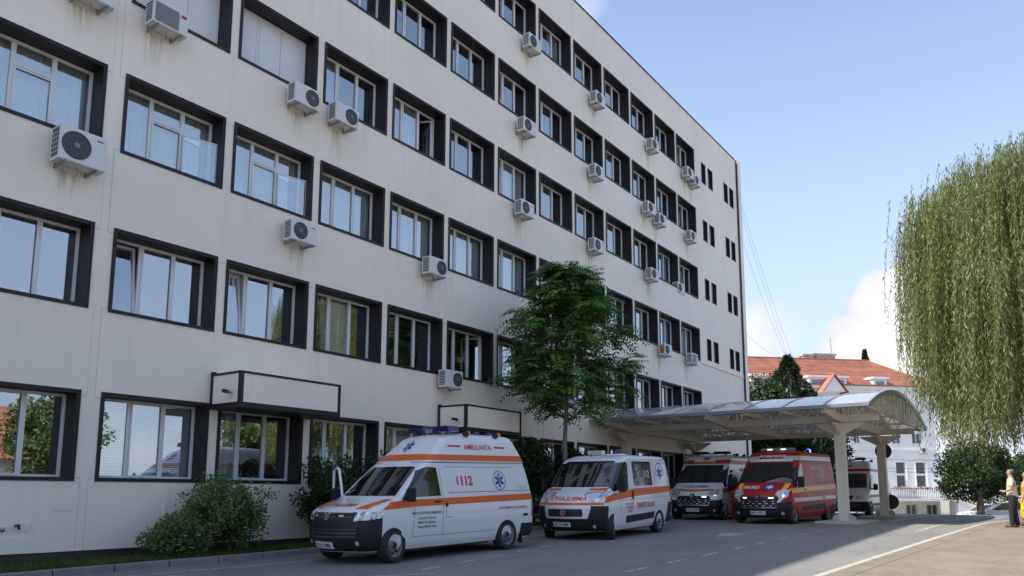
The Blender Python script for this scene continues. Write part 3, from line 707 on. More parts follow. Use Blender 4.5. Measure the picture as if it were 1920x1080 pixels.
ACL = [(6.57, 7.82, 'big', 'large air conditioner with round fan below second-floor window at the left edge'),
 (8.14, 11.48, 'square', 'air conditioner with grey square guard and red badge, third floor, upper left'),
 (6.56, 11.30, 'fan', 'air conditioner cut by the photo\'s top edge, nearest the upper left corner'),
 (11.86, 11.32, 'right', 'air conditioner at the lower right of the white-blinded third-floor window'),
 (13.19, 11.37, 'right', 'air conditioner just right of the one by the white-blinded window, third floor'),
 (11.94, 7.75, 'fan', 'air conditioner with pale fan hub alone on the wall below second-floor window'),
 (16.97, 8.09, 'right', 'air conditioner below the second-floor windows, halfway between lone unit and tree'),
 (17.79, 4.76, 'right', 'air conditioner above the right entrance hood, below first-floor window'),
 (22.23, 18.05, 'grid', 'air conditioner below the top-floor windows, leftmost on that floor'),
 (21.88, 14.59, 'grid', 'air conditioner on the fourth floor, leftmost below that row of windows'),
 (21.74, 11.41, 'grid', 'air conditioner on the third floor straight above the leafy tree\'s left half'),
 (27.23, 18.01, 'grid', 'air conditioner below the top-floor windows, second from the left on that floor'),
 (27.05, 14.68, 'grid', 'air conditioner on the fourth floor, second from the left on that floor'),
 (26.92, 11.44, 'grid', 'air conditioner on the third floor just right above the leafy tree\'s tip'),
 (32.64, 18.01, 'grid', 'air conditioner below the top-floor windows, third from the left on that floor'),
 (32.05, 14.65, 'grid', 'left one of the two adjoining air conditioners on the fourth floor'),
 (33.28, 14.45, 'fan', 'right one of the two adjoining air conditioners on the fourth floor'),
 (32.23, 11.47, 'grid', 'last air conditioner hung on the third-floor wall, above the canopy roof'),
 (36.92, 18.11, 'grid', 'left one of the two adjoining top-floor air conditioners by the small windows'),
 (37.86, 18.00, 'fan', 'right one of the two adjoining top-floor air conditioners by the small windows'),
 (37.09, 14.67, 'fan', 'air conditioner below the last big window of the fourth floor'),
 (36.17, 11.75, 'fan', 'air conditioner standing inside the last big window recess of the third floor'),
 (33.5, 8.08, 'rusty', 'rusty-sided air conditioner below the second-floor windows above the canopy'),
 (36.72, 8.11, 'square', 'air conditioner below the last big window of the second floor')]
used = set()
for (y, z, k, lab) in ACL:
    o = ACP[k] if k not in used else copy_tree(ACP[k]); used.add(k)
    o.location = (WX + (.0 if 'inside' not in lab else -.40), y, z - .27); tag(o, lab, 'air conditioner', 'air conditioners on the hospital wall')
rst = random.Random(3)
for (y, z, k, lab) in ACL:
    if 'inside' in lab: continue
    h_ = rst.uniform(.7, 1.25); w_ = rst.uniform(.35, .62)
    link('water_stain', MB().quad([(0, -w_ / 2, -h_), (0, w_ / 2, -h_), (0, w_ / 2, 0), (0, -w_ / 2, 0)]).mesh('water_stain', M['stain']), hosp, Vector((WX + .003, y + rst.uniform(-.15, .15), z - .30)) - HO)
# bits on the lower wall, left
hpart(MB().box(WX, WX + .012, 6.77, 7.10, .98, 1.28), 'hatch', M['clad'])
hpart(MB().box(WX, WX + .012, 5.45, 5.62, .62, .80).box(WX, WX + .012, 6.22, 6.42, .62, .78), 'hatch', M['clad'])
hpart(MB().box(WX, WX + .015, 5.85, 6.35, .23, .52), 'hatch', M['clad'])
hpart(MB().tube([(WX, 6.18, .72), (WX + .12, 6.18, .73), (WX + .15, 6.18, .66)], .025, 8), 'tap', M['black'])
hpart(MB().lathe([(.04, 0), (.045, .05), (.0, .07)], 12, 'x', (WX, 5.95, .66)), 'lamp_socket', M['steel'])
hpart(MB().box(WX, WX + .012, 8.95, 9.07, .62, 1.1), 'hatch', M['clad'])

# ================================================================== ambulance canopy
YN, YF, XG, XW = 26.7, 38.8, -5.05, -15.36; ZE, RISE = 4.20, .92
YM, HS = (YN + YF) / 2, (YF - YN) / 2
can = empty('ambulance_canopy', (-10, YM, zg(YM))); tag(can, 'beige steel canopy with barrel-vaulted translucent roof over the ambulance bay', 'canopy')
CO = Vector(can.location)
def cpart(mb, name, mt, smooth=None, parent=None):
    o = mb.build(name, mt, parent or can, smooth=smooth)
    if parent is None: o.location = -CO
    return o
def arc(y, dz=0): return ZE + RISE * (1 - ((y - YM) / HS) ** 2) + dz
joints = [XW, -14.85, -13.39, -11.96, -10.6, -9.2, -7.86, -6.49, XG]
NY = 28; yy = [YN + (YF - YN) * k / NY for k in range(NY + 1)]
for a, b in zip(joints, joints[1:]):
    V = []; F = []
    for s, dz in ((0, 0), (1, .012)):
        for y in yy: V += [(a + .02, y, arc(y, dz)), (b - .02, y, arc(y, dz))]
    n = len(yy) * 2
    for k in range(NY):
        F.append((2 * k, 2 * k + 1, 2 * k + 3, 2 * k + 2)); F.append((n + 2 * k, n + 2 * k + 2, n + 2 * k + 3, n + 2 * k + 1))
    o = link('roof_panel', np_mesh('roof_panel', V, F, M['poly'], smooth=True), can, -CO)
for x in joints:
    mb = MB()
    for y0, y1 in zip(yy, yy[1:]): mb.bar((x, y0, arc(y0, .012)), (x, y1, arc(y1, .012)), .05, .035)
    cpart(mb, 'roof_rib', M['grey_trim'])
for y in (YN, YF): cpart(MB().bar((XW, y, ZE), (XG + .02, y, ZE), .09, .11), 'eave_gutter', M['grey_trim'])
# arch trusses
for x in joints[1:-1] + [XG - .05]:
    mb = MB(); end = x == XG - .05; nb = 16
    ys_ = [YN + .1 + (YF - YN - .2) * k / nb for k in range(nb + 1)]
    for y0, y1 in zip(ys_, ys_[1:]): mb.bar((x, y0, arc(y0, -.06)), (x, y1, arc(y1, -.06)), .06, .08)
    zb = lambda y: ZE - .06
    mb.bar((x, YN + .1, ZE - .06), (x, YF - .1, ZE - .06), .08, .10)
    for k, y0 in enumerate(ys_[1:-1]):
        y1 = ys_[k + 2]
        mb.bar((x, y0, zb(y0)), (x, y0, arc(y0, -.06)), .04, .04)
        if k < nb - 2:
            if k % 2: mb.bar((x, y0, zb(y0)), (x, y1, arc(y1, -.06)), .035, .035)
            else: mb.bar((x, y0, arc(y0, -.06)), (x, y1, zb(y1)), .035, .035)
    cpart(mb, 'arch_truss', M['beige'])
# gable cladding with upright slats
for k in range(26):
    y0 = YN + .35 + k * (YF - YN - .7) / 26; y1 = y0 + (YF - YN - .7) / 26 * .62
    if arc(y0) - ZE < .08 or arc(y1) - ZE < .08: continue
    cpart(MB().prism([(y0, ZE), (y1, ZE), (y1, arc(y1, -.03)), (y0, arc(y0, -.03))], XG + .004, XG + .016, 'x'), 'gable_slat', M['beige'])
mb = MB()
for y0, y1 in zip(yy, yy[1:]): mb.bar((XG + .02, y0, arc(y0, .0)), (XG + .02, y1, arc(y1, .0)), .06, .16)
cpart(mb, 'gable_rim', M['grey_trim'])
# purlins and longitudinal lattice girders
for y in (27.9, 31.2, 32.75, 34.3, 37.6):
    mb = MB().bar((XW, y, arc(y, -.13)), (XG - .05, y, arc(y, -.13)), .06, .08); cpart(mb, 'purlin', M['beige'])
PY = (29.0, 36.4); PX = (-14.95, -6.5)
for y in PY:
    cpart(MB().box(XW + .02, XG - .12, y - .10, y + .10, ZE - .35, ZE - .115), 'main_beam', M['beige'])
    mb = MB(); n = 22
    for k in range(n):
        xa = XW + .2 + k * (XG - XW - .5) / n; xb = XW + .2 + (k + 1) * (XG - XW - .5) / n; zt = arc(y, -.14)
        mb.bar((xa, y, ZE - .115), ((xa + xb) / 2, y, zt), .035, .035).bar(((xa + xb) / 2, y, zt), (xb, y, ZE - .115), .035, .035)
    mb.bar((XW + .05, y, arc(y, -.14)), (XG - .1, y, arc(y, -.14)), .06, .06); cpart(mb, 'lattice', M['beige'])
for x in (PX[1], -10.6, PX[0] + .25):
    cpart(MB().prism([(YN + .15, ZE - .18), (PY[0], ZE - .36), (PY[1], ZE - .36), (YF - .15, ZE - .18), (YF - .15, ZE - .118), (YN + .15, ZE - .118)], x - .07, x + .07, 'x'), 'cross_beam', M['beige'])
for x in PX:
    for y in PY:
        z0 = zg(y); w = .15
        po = MB().box(x - w, x + w, y - w, y + w, z0 - .05, ZE - .395); po.box(x - w - .012, x - w + .03, y - w - .012, y + w + .012, z0, ZE - .396).box(x + w - .03, x + w + .012, y - w - .012, y + w + .012, z0, ZE - .396)
        p_ = cpart(po, 'post', M['beige'])
        for s in (-1, 1):
            pts = [(s * w, ZE - .80), (s * w, ZE - .40), (s * .80, ZE - .40), (s * .80, ZE - .46)]
            mb = MB().prism([(x + a, b) for a, b in pts], y - .05, y + .05, 'y'); cpart(mb, 'knee_brace', M['beige'])
            mb = MB().prism([(y + a, b) for a, b in pts], x - .05, x + .05, 'x'); cpart(mb, 'knee_brace', M['beige'])
        mb = MB().box(x - .26, x + .26, y - .26, y + .26, z0 - .05, z0 + .05)
        for sx in (-1, 1):
            for sy in (-1, 1):
                mb.prism([(x + sx * .17, z0 + .05), (x + sx * .36, z0 + .05), (x + sx * .34, z0 + .2), (x + sx * .17, z0 + .28)], y + sy * .14 - .02, y + sy * .14 + .02, 'y')
        cpart(mb, 'post_foot', M['concrete'])
isl = MB()
for (a, b) in ((27.6, 30.6), (34.6, 38.4)):
    isl.prism([(-7.15, a), (-5.75, a), (-5.6, a + .3), (-5.6, b - .3), (-5.75, b), (-7.15, b)], zg(a) - .1, zg(b) + .05, 'z')
    i_ = isl.build('kerb_island', M['concrete'], road); isl = MB()
# sign discs (backs) by the far post
for (px, py, r, lab, dy, dx) in ((1656, 846, .335, 'upper round sign seen from its dark back on the far canopy post', .20, 0), (1671, 941, .31, 'lower round sign seen from its dark back beside the far canopy post', .26, .1)):
    p = on_y(px, py, 36.4 + dy)
    s = empty('round_sign', p); tag(s, lab, 'sign', 'round signs by the canopy post')
    MB().lathe([(.001, -.012), (r - .01, -.012), (r, -.006), (r, .004), (.001, .004)], 32, 'y').build('disc', M['sign_back'], s, smooth=40)
    MB().box(-r * .7, r * .7, -.04, -.013, .10, .14).box(-r * .7, r * .7, -.04, -.013, -.14, -.10).build('clamp', M['sign_back'], s)
    if dx: MB().tube([(.0, .03, -p.z + zg(36.6)), (.0, .03, .3)], .03, 8).build('pole', M['sign_back'], s)

# ================================================================== background building with red roof
BD = 80
cR = at(1765, 968, BD); cL = at(1380, 968, BD - 3.2); dirv = Vector((cR.x - cL.x, cR.y - cL.y, 0)); BL = dirv.length + 6
ang = math.atan2(dirv.y, dirv.x)
bz = zg(75) - .3
rb = empty('white_building', (cR.x, cR.y, bz), ang); tag(rb, 'white old building with red tiled hip roof behind the canopy', 'building')
# local: x to the left is negative (facade y=0 plane, building behind +y), origin right front corner
def zpx(py, d=BD): return CAM_Z + (926 - py) / 1442 * d - bz
ZEAVE = zpx(724); ZRIDGE = zpx(674, 86)
def lx(px): return (px - 1765) / 1442 * BD
wall = MB()
wins = []
for px0, px1, y0, y1, nz in ((1597, 1610, 812, 833, 1), (1632, 1646, 812, 833, 1), (1675, 1693, 812, 833, 1), (1716, 1734, 812, 833, 1), (1598, 1615, 866, 914, 2), (1638, 1657, 866, 914, 2), (1679, 1699, 866, 914, 2), (1720, 1741, 866, 914, 2), (1694, 1717, 945, 966, 3), (1736, 1760, 945, 966, 3),
    (1420, 1436, 765, 800, 1), (1455, 1471, 765, 800, 1), (1490, 1506, 765, 800, 1), (1525, 1541, 765, 800, 1), (1560, 1576, 765, 800, 1), (1597, 1611, 765, 797, 1), (1632, 1647, 765, 797, 1), (1676, 1693, 765, 797, 1), (1716, 1734, 765, 797, 1)):
    wins.append((lx(px0), lx(px1), zpx(y1), zpx(y0), nz))
xs_ = sorted({-BL, 0} | {v for w_ in wins for v in w_[:2]}); zs_ = sorted({-1.5, ZEAVE} | {v for w_ in wins for v in w_[2:4]})
for i in range(len(xs_) - 1):
    run = None
    for k in range(len(zs_) - 1):
        xm, zm = (xs_[i] + xs_[i + 1]) / 2, (zs_[k] + zs_[k + 1]) / 2
        hole = any(w_[0] < xm < w_[1] and w_[2] < zm < w_[3] for w_ in wins)
        if not hole:
            if run is None: run = zs_[k]
        if (hole or k == len(zs_) - 2) and run is not None:
            top = zs_[k] if hole else zs_[k + 1]
            wall.box(xs_[i], xs_[i + 1], 0, .35, run, top); run = None
wall.box(-.3, .0, .351, 12, -1.5, ZEAVE).box(-BL, -BL + .3, .351, 12, -1.5, ZEAVE).box(-BL, 0, 12.001, 12.3, -1.5, ZEAVE)
wall.build('wall', M['white_wall'], rb)
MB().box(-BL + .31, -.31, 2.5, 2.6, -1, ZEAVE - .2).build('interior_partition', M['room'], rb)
for a, b, z0, z1, nz in wins:
    f = MB(); t = .09
    f.box(a, a + t, .10, .2, z0, z1).box(b - t, b, .10, .2, z0, z1).box(a + t, b - t, .10, .2, z0, z0 + t).box(a + t, b - t, .10, .2, z1 - t, z1)
    if nz == 2: f.box(a + t, b - t, .10, .2, (z0 + z1) / 2 - .1, (z0 + z1) / 2 + .12)
    else: f.box((a + b) / 2 - .04, (a + b) / 2 + .04, .10, .2, z0 + t, z1 - t)
    w_ = f.build('window', M['pvc'], rb)
    MB().box(a + .02, b - .02, .15, .17, z0 + .02, z1 - .02).build('pane', M['pane_dark'], w_)
    MB().box(a - .12, b + .12, -.06, .02, z0 - .12, z0 - .02).box(a - .14, a - .02, -.04, .02, z0, z1).box(b + .02, b + .14, -.04, .02, z0, z1).box(a - .14, b + .14, -.05, .02, z1 + .02, z1 + .2).build('window_surround', M['white_wall'], w_)
mb = MB().box(-BL, .25, -.35, -.002, ZEAVE - .35, ZEAVE).box(-BL, .1, -.15, -.003, ZEAVE - .7, ZEAVE - .352).box(-BL, .08, -.12, -.003, zpx(845), zpx(842)); mb.build('cornice', M['white_wall'], rb)
# hip roof
d_ = 12.3; oh = .5; hipx = 3.2
rf = MB(); A = (-BL, -oh, ZEAVE); B_ = (oh, -oh, ZEAVE); C_ = (oh, d_ + oh, ZEAVE); D_ = (-BL, d_ + oh, ZEAVE); E_ = (-BL, d_ / 2, ZRIDGE); G_ = (-hipx, d_ / 2, ZRIDGE)
rf.quad([A, B_, G_, E_]).quad([B_, C_, G_]).quad([C_, D_, E_, G_]).quad([A, E_, D_])
roofo = rf.build('roof', M['roof'], rb)
# tile courses as real steps down the visible slope
n = 22
for k in range(n):
    t0 = k / n; t1 = (k + 1.06) / n
    ya, yb = -oh + (d_ / 2 + oh) * t0, -oh + (d_ / 2 + oh) * min(1, t1); za, zb_ = ZEAVE + (ZRIDGE - ZEAVE) * t0, ZEAVE + (ZRIDGE - ZEAVE) * min(1, t1)
    xr0, xr1 = oh - (hipx + oh) * t0, oh - (hipx + oh) * min(1, t1)
    MB().quad([(-BL, ya, za + .09), (xr0, ya, za + .09), (xr1, yb, zb_ + .02), (-BL, yb, zb_ + .02)]).quad([(-BL, ya, za), (xr0, ya, za), (xr0, ya, za + .09), (-BL, ya, za + .09)]).build('tile_course', M['roof'], roofo)
MB().bar((-BL, d_ / 2, ZRIDGE + .05), (-hipx, d_ / 2, ZRIDGE + .05), .35, .18).bar((-hipx, d_ / 2, ZRIDGE + .05), (oh, -oh, ZEAVE + .1), .3, .16).build('ridge_tiles', M['roof'], roofo)
for px, w_, hh in ((1437, 1.9, .9), (1592, 1.6, .7), (1622, 2.6, .8)):
    x = lx(px) * 1.04; MB().box(x - w_ / 2, x + w_ / 2, d_ / 2 + .3, d_ / 2 + 1.3, ZRIDGE - 1, ZRIDGE + hh - .2).box(x - w_ / 2 - .12, x + w_ / 2 + .12, d_ / 2 + .2, d_ / 2 + 1.4, ZRIDGE + hh - .2, ZRIDGE + hh).build('chimney', M['kerb_pale'], roofo)
# dormers: two flat boxes and a small gable
for px0, px1 in ((1510, 1586), (1640, 1668), (1395, 1425)):
    x0, x1 = lx(px0), lx(px1); z1 = zpx(716)
    MB().box(x0, x1, -.3, 2.2, ZEAVE + .02, z1 + .3).build('dormer', M['white_wall'], roofo)
    MB().box(x0 - .2, x1 + .2, -.5, 2.6, z1 + .302, z1 + .5).build('dormer_roof', M['white_wall'], roofo)
    MB().box(x0 + .3, x1 - .3, -.32, -.301, ZEAVE + .1, z1 + .1).build('dormer_glass', M['pane_dark'], roofo)
gx = lx(1549); MB().prism([(gx - 1.2, ZEAVE - .8), (gx + 1.2, ZEAVE - .8), (gx, ZEAVE + .75)], -1.4, .5, 'y').build('gable', M['white_wall'], roofo)
MB().quad([(gx - 1.5, -1.6, ZEAVE - .95), (gx, -1.6, ZEAVE + .95), (gx, 1.5, ZEAVE + .95), (gx - 1.5, 1.5, ZEAVE - .95)]).quad([(gx, -1.6, ZEAVE + .95), (gx + 1.5, -1.6, ZEAVE - .95), (gx + 1.5, 1.5, ZEAVE - .95), (gx, 1.5, ZEAVE + .95)]).build('gable_roof', M['roof'], roofo)
MB().tube([(lx(1641), d_ / 2 + 1, ZRIDGE - .3), (lx(1640) - .1, d_ / 2 + 1, ZRIDGE + 2.9)], .04, 6).build('aerial', M['steel'], roofo)
# terrace with railing, flowers and stair
zt = zpx(934); tx0, tx1 = lx(1640), lx(1772)
MB().box(tx0, tx1, -2.2, -.001, zt - .28, zt).build('terrace_slab', M['white_wall'], rb)
MB().bar((tx0, -2.15, zt + 1.0), (tx1, -2.15, zt + 1.0), .07, .06).bar((tx0, -2.15, zt + .12), (tx1, -2.15, zt + .12), .05, .05).build('rail', M['rail'], rb)
for k in range(38):
    x = tx0 + (tx1 - tx0) * k / 37; MB().box(x - .02, x + .02, -2.17, -2.13, zt, zt + .97).build('baluster', M['rail'], rb)
rnd = random.Random(5); fl = MB()
for k in range(420):
    x = rnd.uniform(tx0, tx1); z = zt + 1.0 + rnd.gauss(.06, .10) - (.45 * rnd.random() if math.sin(x * 2.4) > .55 else 0); y = -2.2 + rnd.uniform(-.12, .1); s = rnd.uniform(.04, .09)
    a = Vector((rnd.uniform(-1, 1), rnd.uniform(-1, 1), rnd.uniform(-1, 1))).normalized(); b = a.orthogonal().normalized()
    fl.quad([Vector((x, y, z)) + a * s, Vector((x, y, z)) + b * s, Vector((x, y, z)) - a * s, Vector((x, y, z)) - b * s], 0 if rnd.random() < .7 else 1)
o = fl.build('flower_boxes', [M['petal_red'], M['dark_leaf']], rb); o['kind'] = 'stuff'
sx0 = tx1; st = MB(); steps = 12; sl = 6.2
for k in range(steps): st.box(sx0 + sl * k / steps, sx0 + sl * (k + 1) / steps, -2.2, -.8, -1.6, zt - (k + 1) * (zt + .6) / steps)
st.build('stair', M['white_wall'], rb)
MB().bar((sx0, -2.2, zt + 1.0), (sx0 + sl, -2.2, .4), .07, .07).bar((sx0, -2.2, zt + .2), (sx0 + sl, -2.2, -.4), .05, .05).build('rail', M['dark_rail'], rb)
for k in range(22):
    t = k / 21; x = sx0 + sl * t; z = zt + .2 + (-.4 - zt - .2) * t; MB().box(x - .025, x + .025, -2.22, -2.18, z, z + .8).build('baluster', M['dark_rail'], rb)
aw = copy_tree(ACP['fan']); tag(aw, 'small air conditioner on the distant white building wall', 'air conditioner'); aw.rotation_euler = (0, 0, ang - math.pi / 2)
aw.location = rb.matrix_basis @ Vector((lx(1735), -.02, zpx(849)))
# cables strung from the block and along the white wall
def cable(p, q, sag, lab, r=.007, n=14):
    p = Vector(p); q = Vector(q); pts = []
    for k in range(n + 1):
        t = k / n; v = p.lerp(q, t); v.z -= sag * 4 * t * (1 - t); pts.append(v - p)
    o = MB().tube(pts, r, 5).build('cable', M['wire'], None, p); tag(o, lab, 'cable', 'overhead cables'); return o
for i, (z, dx, px, py, d) in enumerate(((19.6, 0, 1498, 700, 62), (18.9, .05, 1490, 700, 62), (17.0, .1, 1484, 690, 62))):
    cable((WX + .04, 45.7 + dx, z), at(px, py, d), .5, ['highest', 'middle', 'lower'][i] + ' of the three steep thin cables from the hospital corner')
cable((WX + .04, 45.9, 11.0), at(1480, 672, 70), .4, 'shallow thin cable below the three steep ones at the hospital corner')
for i, py in enumerate((858, 874, 880)):
    cable(at(1585, py - 4, 60), at(1800, py + 2, 66), .25, ['top', 'middle', 'bottom'][i] + ' thin cable crossing in front of the distant white wall', .016)

# ================================================================== vegetation
rng = np.random.default_rng(3)
def leaf_quads(P, D, Nn, Lh, Wd, fold=0.):
    """P centres base, D direction unit, Nn normal-ish, arrays"""
    S = np.cross(D, Nn); S /= np.linalg.norm(S, axis=1, keepdims=True) + 1e-9
    Lh = np.asarray(Lh)[:, None]; Wd = np.asarray(Wd)[:, None]
    a = P; b = P + D * Lh * .45 + S * Wd * .5; c = P + D * Lh; d = P + D * Lh * .45 - S * Wd * .5
    V = np.stack([a, b, c, d], 1).reshape(-1, 3); F = np.arange(len(V)).reshape(-1, 4); return V, F
def unit(a): return a / (np.linalg.norm(a, axis=1, keepdims=True) + 1e-9)
def limbs(mb, rnd, p, d, L, r, depth, ends, spread=.6, up=.15, n=4):
    path = [Vector(p)]; rs = [r]; d = Vector(d).normalized()
    for k in range(n):
        d = (d + Vector((rnd.gauss(0, .13), rnd.gauss(0, .13), rnd.gauss(0, .08) + up * .3))).normalized(); path.append(path[-1] + d * L / n); rs.append(r * (1 - .5 * (k + 1) / n))
    mb.tube(path, rs, 7 if r > .05 else 5)
    if depth == 0: ends.append(path[-1]); ends.append(path[-2]); return
    for k in range(rnd.choice((2, 3, 3))):
        i = rnd.randint(2, n); q = path[i]; a = rnd.uniform(0, 6.28)
        dd = (d + Vector((math.cos(a), math.sin(a), rnd.uniform(-.1, .5))) * spread).normalized()
        limbs(mb, rnd, q, dd, L * rnd.uniform(.55, .8), rs[i] * .7, depth - 1, ends, spread, up, n)

# --- pinnate tree by the wall
def pinnate_tree():
    base = on_x(1060, 850, -12.9); base.z = zg(base.y) + .05
    t = empty('leafy_tree', base); tag(t, 'young tree with long feathery leaves standing in front of hospital wall', 'tree')
    rnd = random.Random(11); mb = MB(); H = 5.3
    mb.tube([(0, 0, -.1), (.02, .0, 1.2), (-.04, .03, 2.6), (.02, .06, 3.8), (.05, .1, H), (.06, .1, 7.0), (.1, .15, 8.5)], [.10, .085, .075, .062, .05, .035, .012], 9)
    nodes_ = []
    for k in range(34):
        z = 3.6 + 4.8 * (k / 33); a = k * 2.4 + rnd.uniform(-.4, .4)
        reach = (2.0 * math.sin(min(1, (z - 2.6) / 1.6) * 1.57)) * (1 if z < 6.0 else max(.10, 1 - (z - 6.0) / 2.9)) * rnd.uniform(.8, 1.12)
        d = Vector((math.cos(a) * .82, math.sin(a), 0))
        e = d * reach + Vector((0, 0, .35 * reach)); p0 = Vector((.03, .08, z - .3)); m_ = p0 + e * .5 + Vector((0, 0, .12)); p1 = p0 + e
        mb.tube([p0, m_, p1], [.028, .018, .008], 5)
        for q in (.35, .5, .62, .75, .86, .95, 1.0): nodes_.append((p0.lerp(p1, q) + Vector((0, 0, .1)), d))
    mb.build('trunk', M['bark_pale'], t, smooth=60)
    Ps, Ds, Ns, Ls, Ws = [], [], [], [], []
    for p, d in nodes_:
        for q in range(6):
            a = rnd.uniform(0, 6.28); o = (Vector((math.cos(a), math.sin(a), 0)) + d * .8).normalized()
            L = rnd.uniform(.55, .95); drop = rnd.uniform(.25, .75); up0 = rnd.uniform(.1, .5)
            st = p + Vector((rnd.gauss(0, .1), rnd.gauss(0, .1), rnd.gauss(0, .15))); nl = 9
            for k in range(1, nl + 1):
                s = k / nl; pos = st + o * L * s + Vector((0, 0, up0 * s * L - drop * s * s * L)); tan = (o + Vector((0, 0, up0 - 2 * drop * s))).normalized(); side = tan.cross(Vector((0, 0, 1))).normalized()
                for sg in (-1, 1):
                    dd = (side * sg * .9 + tan * .45 + Vector((0, 0, -.28 + rnd.gauss(0, .08)))).normalized()
                    Ps.append(pos); Ds.append(dd); Ns.append(side.cross(tan) + Vector((rnd.gauss(0, .2), rnd.gauss(0, .2), 0))); Ls.append(rnd.uniform(.17, .26) * (1 - .35 * abs(s - .5))); Ws.append(.072)
    V, F = leaf_quads(np.array(Ps), np.array(Ds), np.array(Ns), Ls, Ws)
    link('crown', np_mesh('crown', V, F, M['ash']), t)
pinnate_tree()

# --- weeping willow
def willow(base, H, Rr, name, label, seed, nstr=1500, zmin=3.2):
    rnd = random.Random(seed); g = np.random.default_rng(seed)
    t = empty(name, base); tag(t, label, 'tree'); mb = MB(); ends = []
    mb.tube([(0, 0, -.2), (.1, .0, 1.5), (-.1, .15, 3.2), (.0, .1, 4.6)], [.55, .44, .40, .36], 12)
    for k in range(9):
        a = k * .7 + rnd.uniform(-.2, .2); d = Vector((math.cos(a), math.sin(a), rnd.uniform(.9, 2.0)))
        limbs(mb, rnd, (0, .1, 4.3), d, H * rnd.uniform(.28, .36), .19, 2, ends, .75, .25)
    mb.build('trunk', M['bark'], t, smooth=60)
    E = np.array([tuple(e) for e in ends])
    PV = []; Ps, Ds, Ns, Ls, Ws = [], [], [], [], []
    tw = MB()
    nb = nstr // 22; bund = []
    for i in range(nb):
        th = g.uniform(0, 2 * np.pi); u = g.random() ** .36
        lump = 1 + .06 * math.sin(3 * th + 1.3) + .035 * math.sin(7 * th)
        top = H * (1 - .13 * (u ** 6)) * (1 + .03 * math.sin(5 * th + 4 * u))
        if math.sin(8 * th + 3.1 * u + .8) > .62 and u > .5: continue
        k = g.choice([0, 0, 1, 2]) if u > .45 else 0
        bund.append((Rr * u * lump * math.cos(th), Rr * u * lump * math.sin(th), top - [0, .24, .46][k] * H * g.uniform(.7, 1.2) - abs(g.normal(0, .3)), th, g.uniform(.22, .5), g.uniform(3.0, 7.0)))
    nb = len(bund)
    for i in range(nstr):
        bx, by, bz_, th, br_, bl_ = bund[i % nb]; th = th + g.normal(0, .25)
        p = np.array([bx + float(np.clip(g.normal(), -1.7, 1.7)) * br_, by + float(np.clip(g.normal(), -1.7, 1.7)) * br_, bz_ + g.normal(0, .25)])
        low = zmin + 2.2 * g.random() ** 2 + (1.4 if math.sin(4 * th + 2) > .4 else 0)
        L = min(p[2] - low, bl_ * g.uniform(.75, 1.1))
        if L < .8: continue
        out = np.array([math.cos(th), math.sin(th), 0]) * g.uniform(.1, .5)
        n = max(6, int(L / .085)); sway = np.clip(g.normal(0, .10, 2), -.2, .2); ph = g.uniform(0, 6)
        s = (np.arange(n) + g.random(n) * .8) / n
        pos = p + np.stack([out[0] * np.sqrt(s) + sway[0] * s + .05 * np.sin(s * 5 + ph), out[1] * np.sqrt(s) + sway[1] * s + .05 * np.cos(s * 4 + ph), .25 * np.sin(np.minimum(1, s * 6) * np.pi) * .4 - L * s], 1)
        az = g.uniform(0, 2 * np.pi, n); dn = g.uniform(1.0, 3.4, n)
        D = unit(np.stack([np.cos(az), np.sin(az), -dn], 1)); Nn = unit(g.normal(0, 1, (n, 3)))
        Ps.append(pos); Ds.append(D); Ns.append(Nn); Ls.append(g.uniform(.13, .25, n)); Ws.append(g.uniform(.024, .042, n))
        if i % 3 == 0: tw.tube([tuple(pos[int(k)]) for k in np.linspace(0, n - 1, 5)], .006, 3, cap=False)
    V, F = leaf_quads(np.concatenate(Ps), np.concatenate(Ds), np.concatenate(Ns), np.concatenate(Ls), np.concatenate(Ws))
    cr = link('crown', np_mesh('crown', V, F, M['willow']), t)
    tw.build('hanging_twigs', M['bark'], cr)
    return t
wb = Vector((1.9, 33.0, zg(33)))
willow(wb, 12.8, 6.45, 'weeping_willow', 'tall weeping willow with long hanging strands at the right edge', 21, 12500, 2.6)

# --- leafy masses
def blob_tree(name, label, base, H, Rx, Rz, mat, seed, nl=9000, leaf=.16, trunk=.2, cz=None, bark='bark', clumps=38, group=None, cat='tree', gapless=1.0):
    rnd = random.Random(seed); g = np.random.default_rng(seed)
    t = empty(name, base); tag(t, label, cat, group); mb = MB(); ends = []
    cz = cz if cz is not None else H - Rz
    mb.tube([(0, 0, -.3), (.05, .03, cz * .4), (0, .08, max(cz * .8, .3))], [trunk, trunk * .8, trunk * .6], 9)
    for k in range(5): 
        a = k * 1.26 + rnd.random(); limbs(mb, rnd, (0, .05, max(cz * .55, .2)), (math.cos(a), math.sin(a), 1.1), Rz * .9, trunk * .5, 1, ends, .7)
    mb.build('trunk', M[bark], t, smooth=60)
    cc = []
    for k in range(clumps):
        v = g.normal(0, 1, 3); v /= np.linalg.norm(v); q = g.random() ** .4
        cc.append((v[0] * Rx * q * .82, v[1] * Rx * q * .82, cz + v[2] * Rz * q * .82, g.uniform(.22, .40) * Rx))
    cc = np.array(cc); idx = g.integers(0, clumps, nl); c = cc[idx]
    v = unit(g.normal(0, 1, (nl, 3))); r = g.random(nl)[:, None] ** .45
    P = c[:, :3] + v * r * c[:, 3:4] * np.array([1, 1, .75]); P[:, 2] = np.maximum(P[:, 2], .1)
    D = unit(v + g.normal(0, .7, (nl, 3)) + np.array([0, 0, -.25])); Nn = unit(v + g.normal(0, .6, (nl, 3)))
    V, F = leaf_quads(P, D, Nn, g.uniform(.7, 1.3, nl) * leaf, g.uniform(.5, .8, nl) * leaf)
    link('crown', np_mesh('crown', V, F, M[mat]), t); return t
def ground_at(px, py, d):
    p = at(px, py, d); p.z = zg(p.y); return p
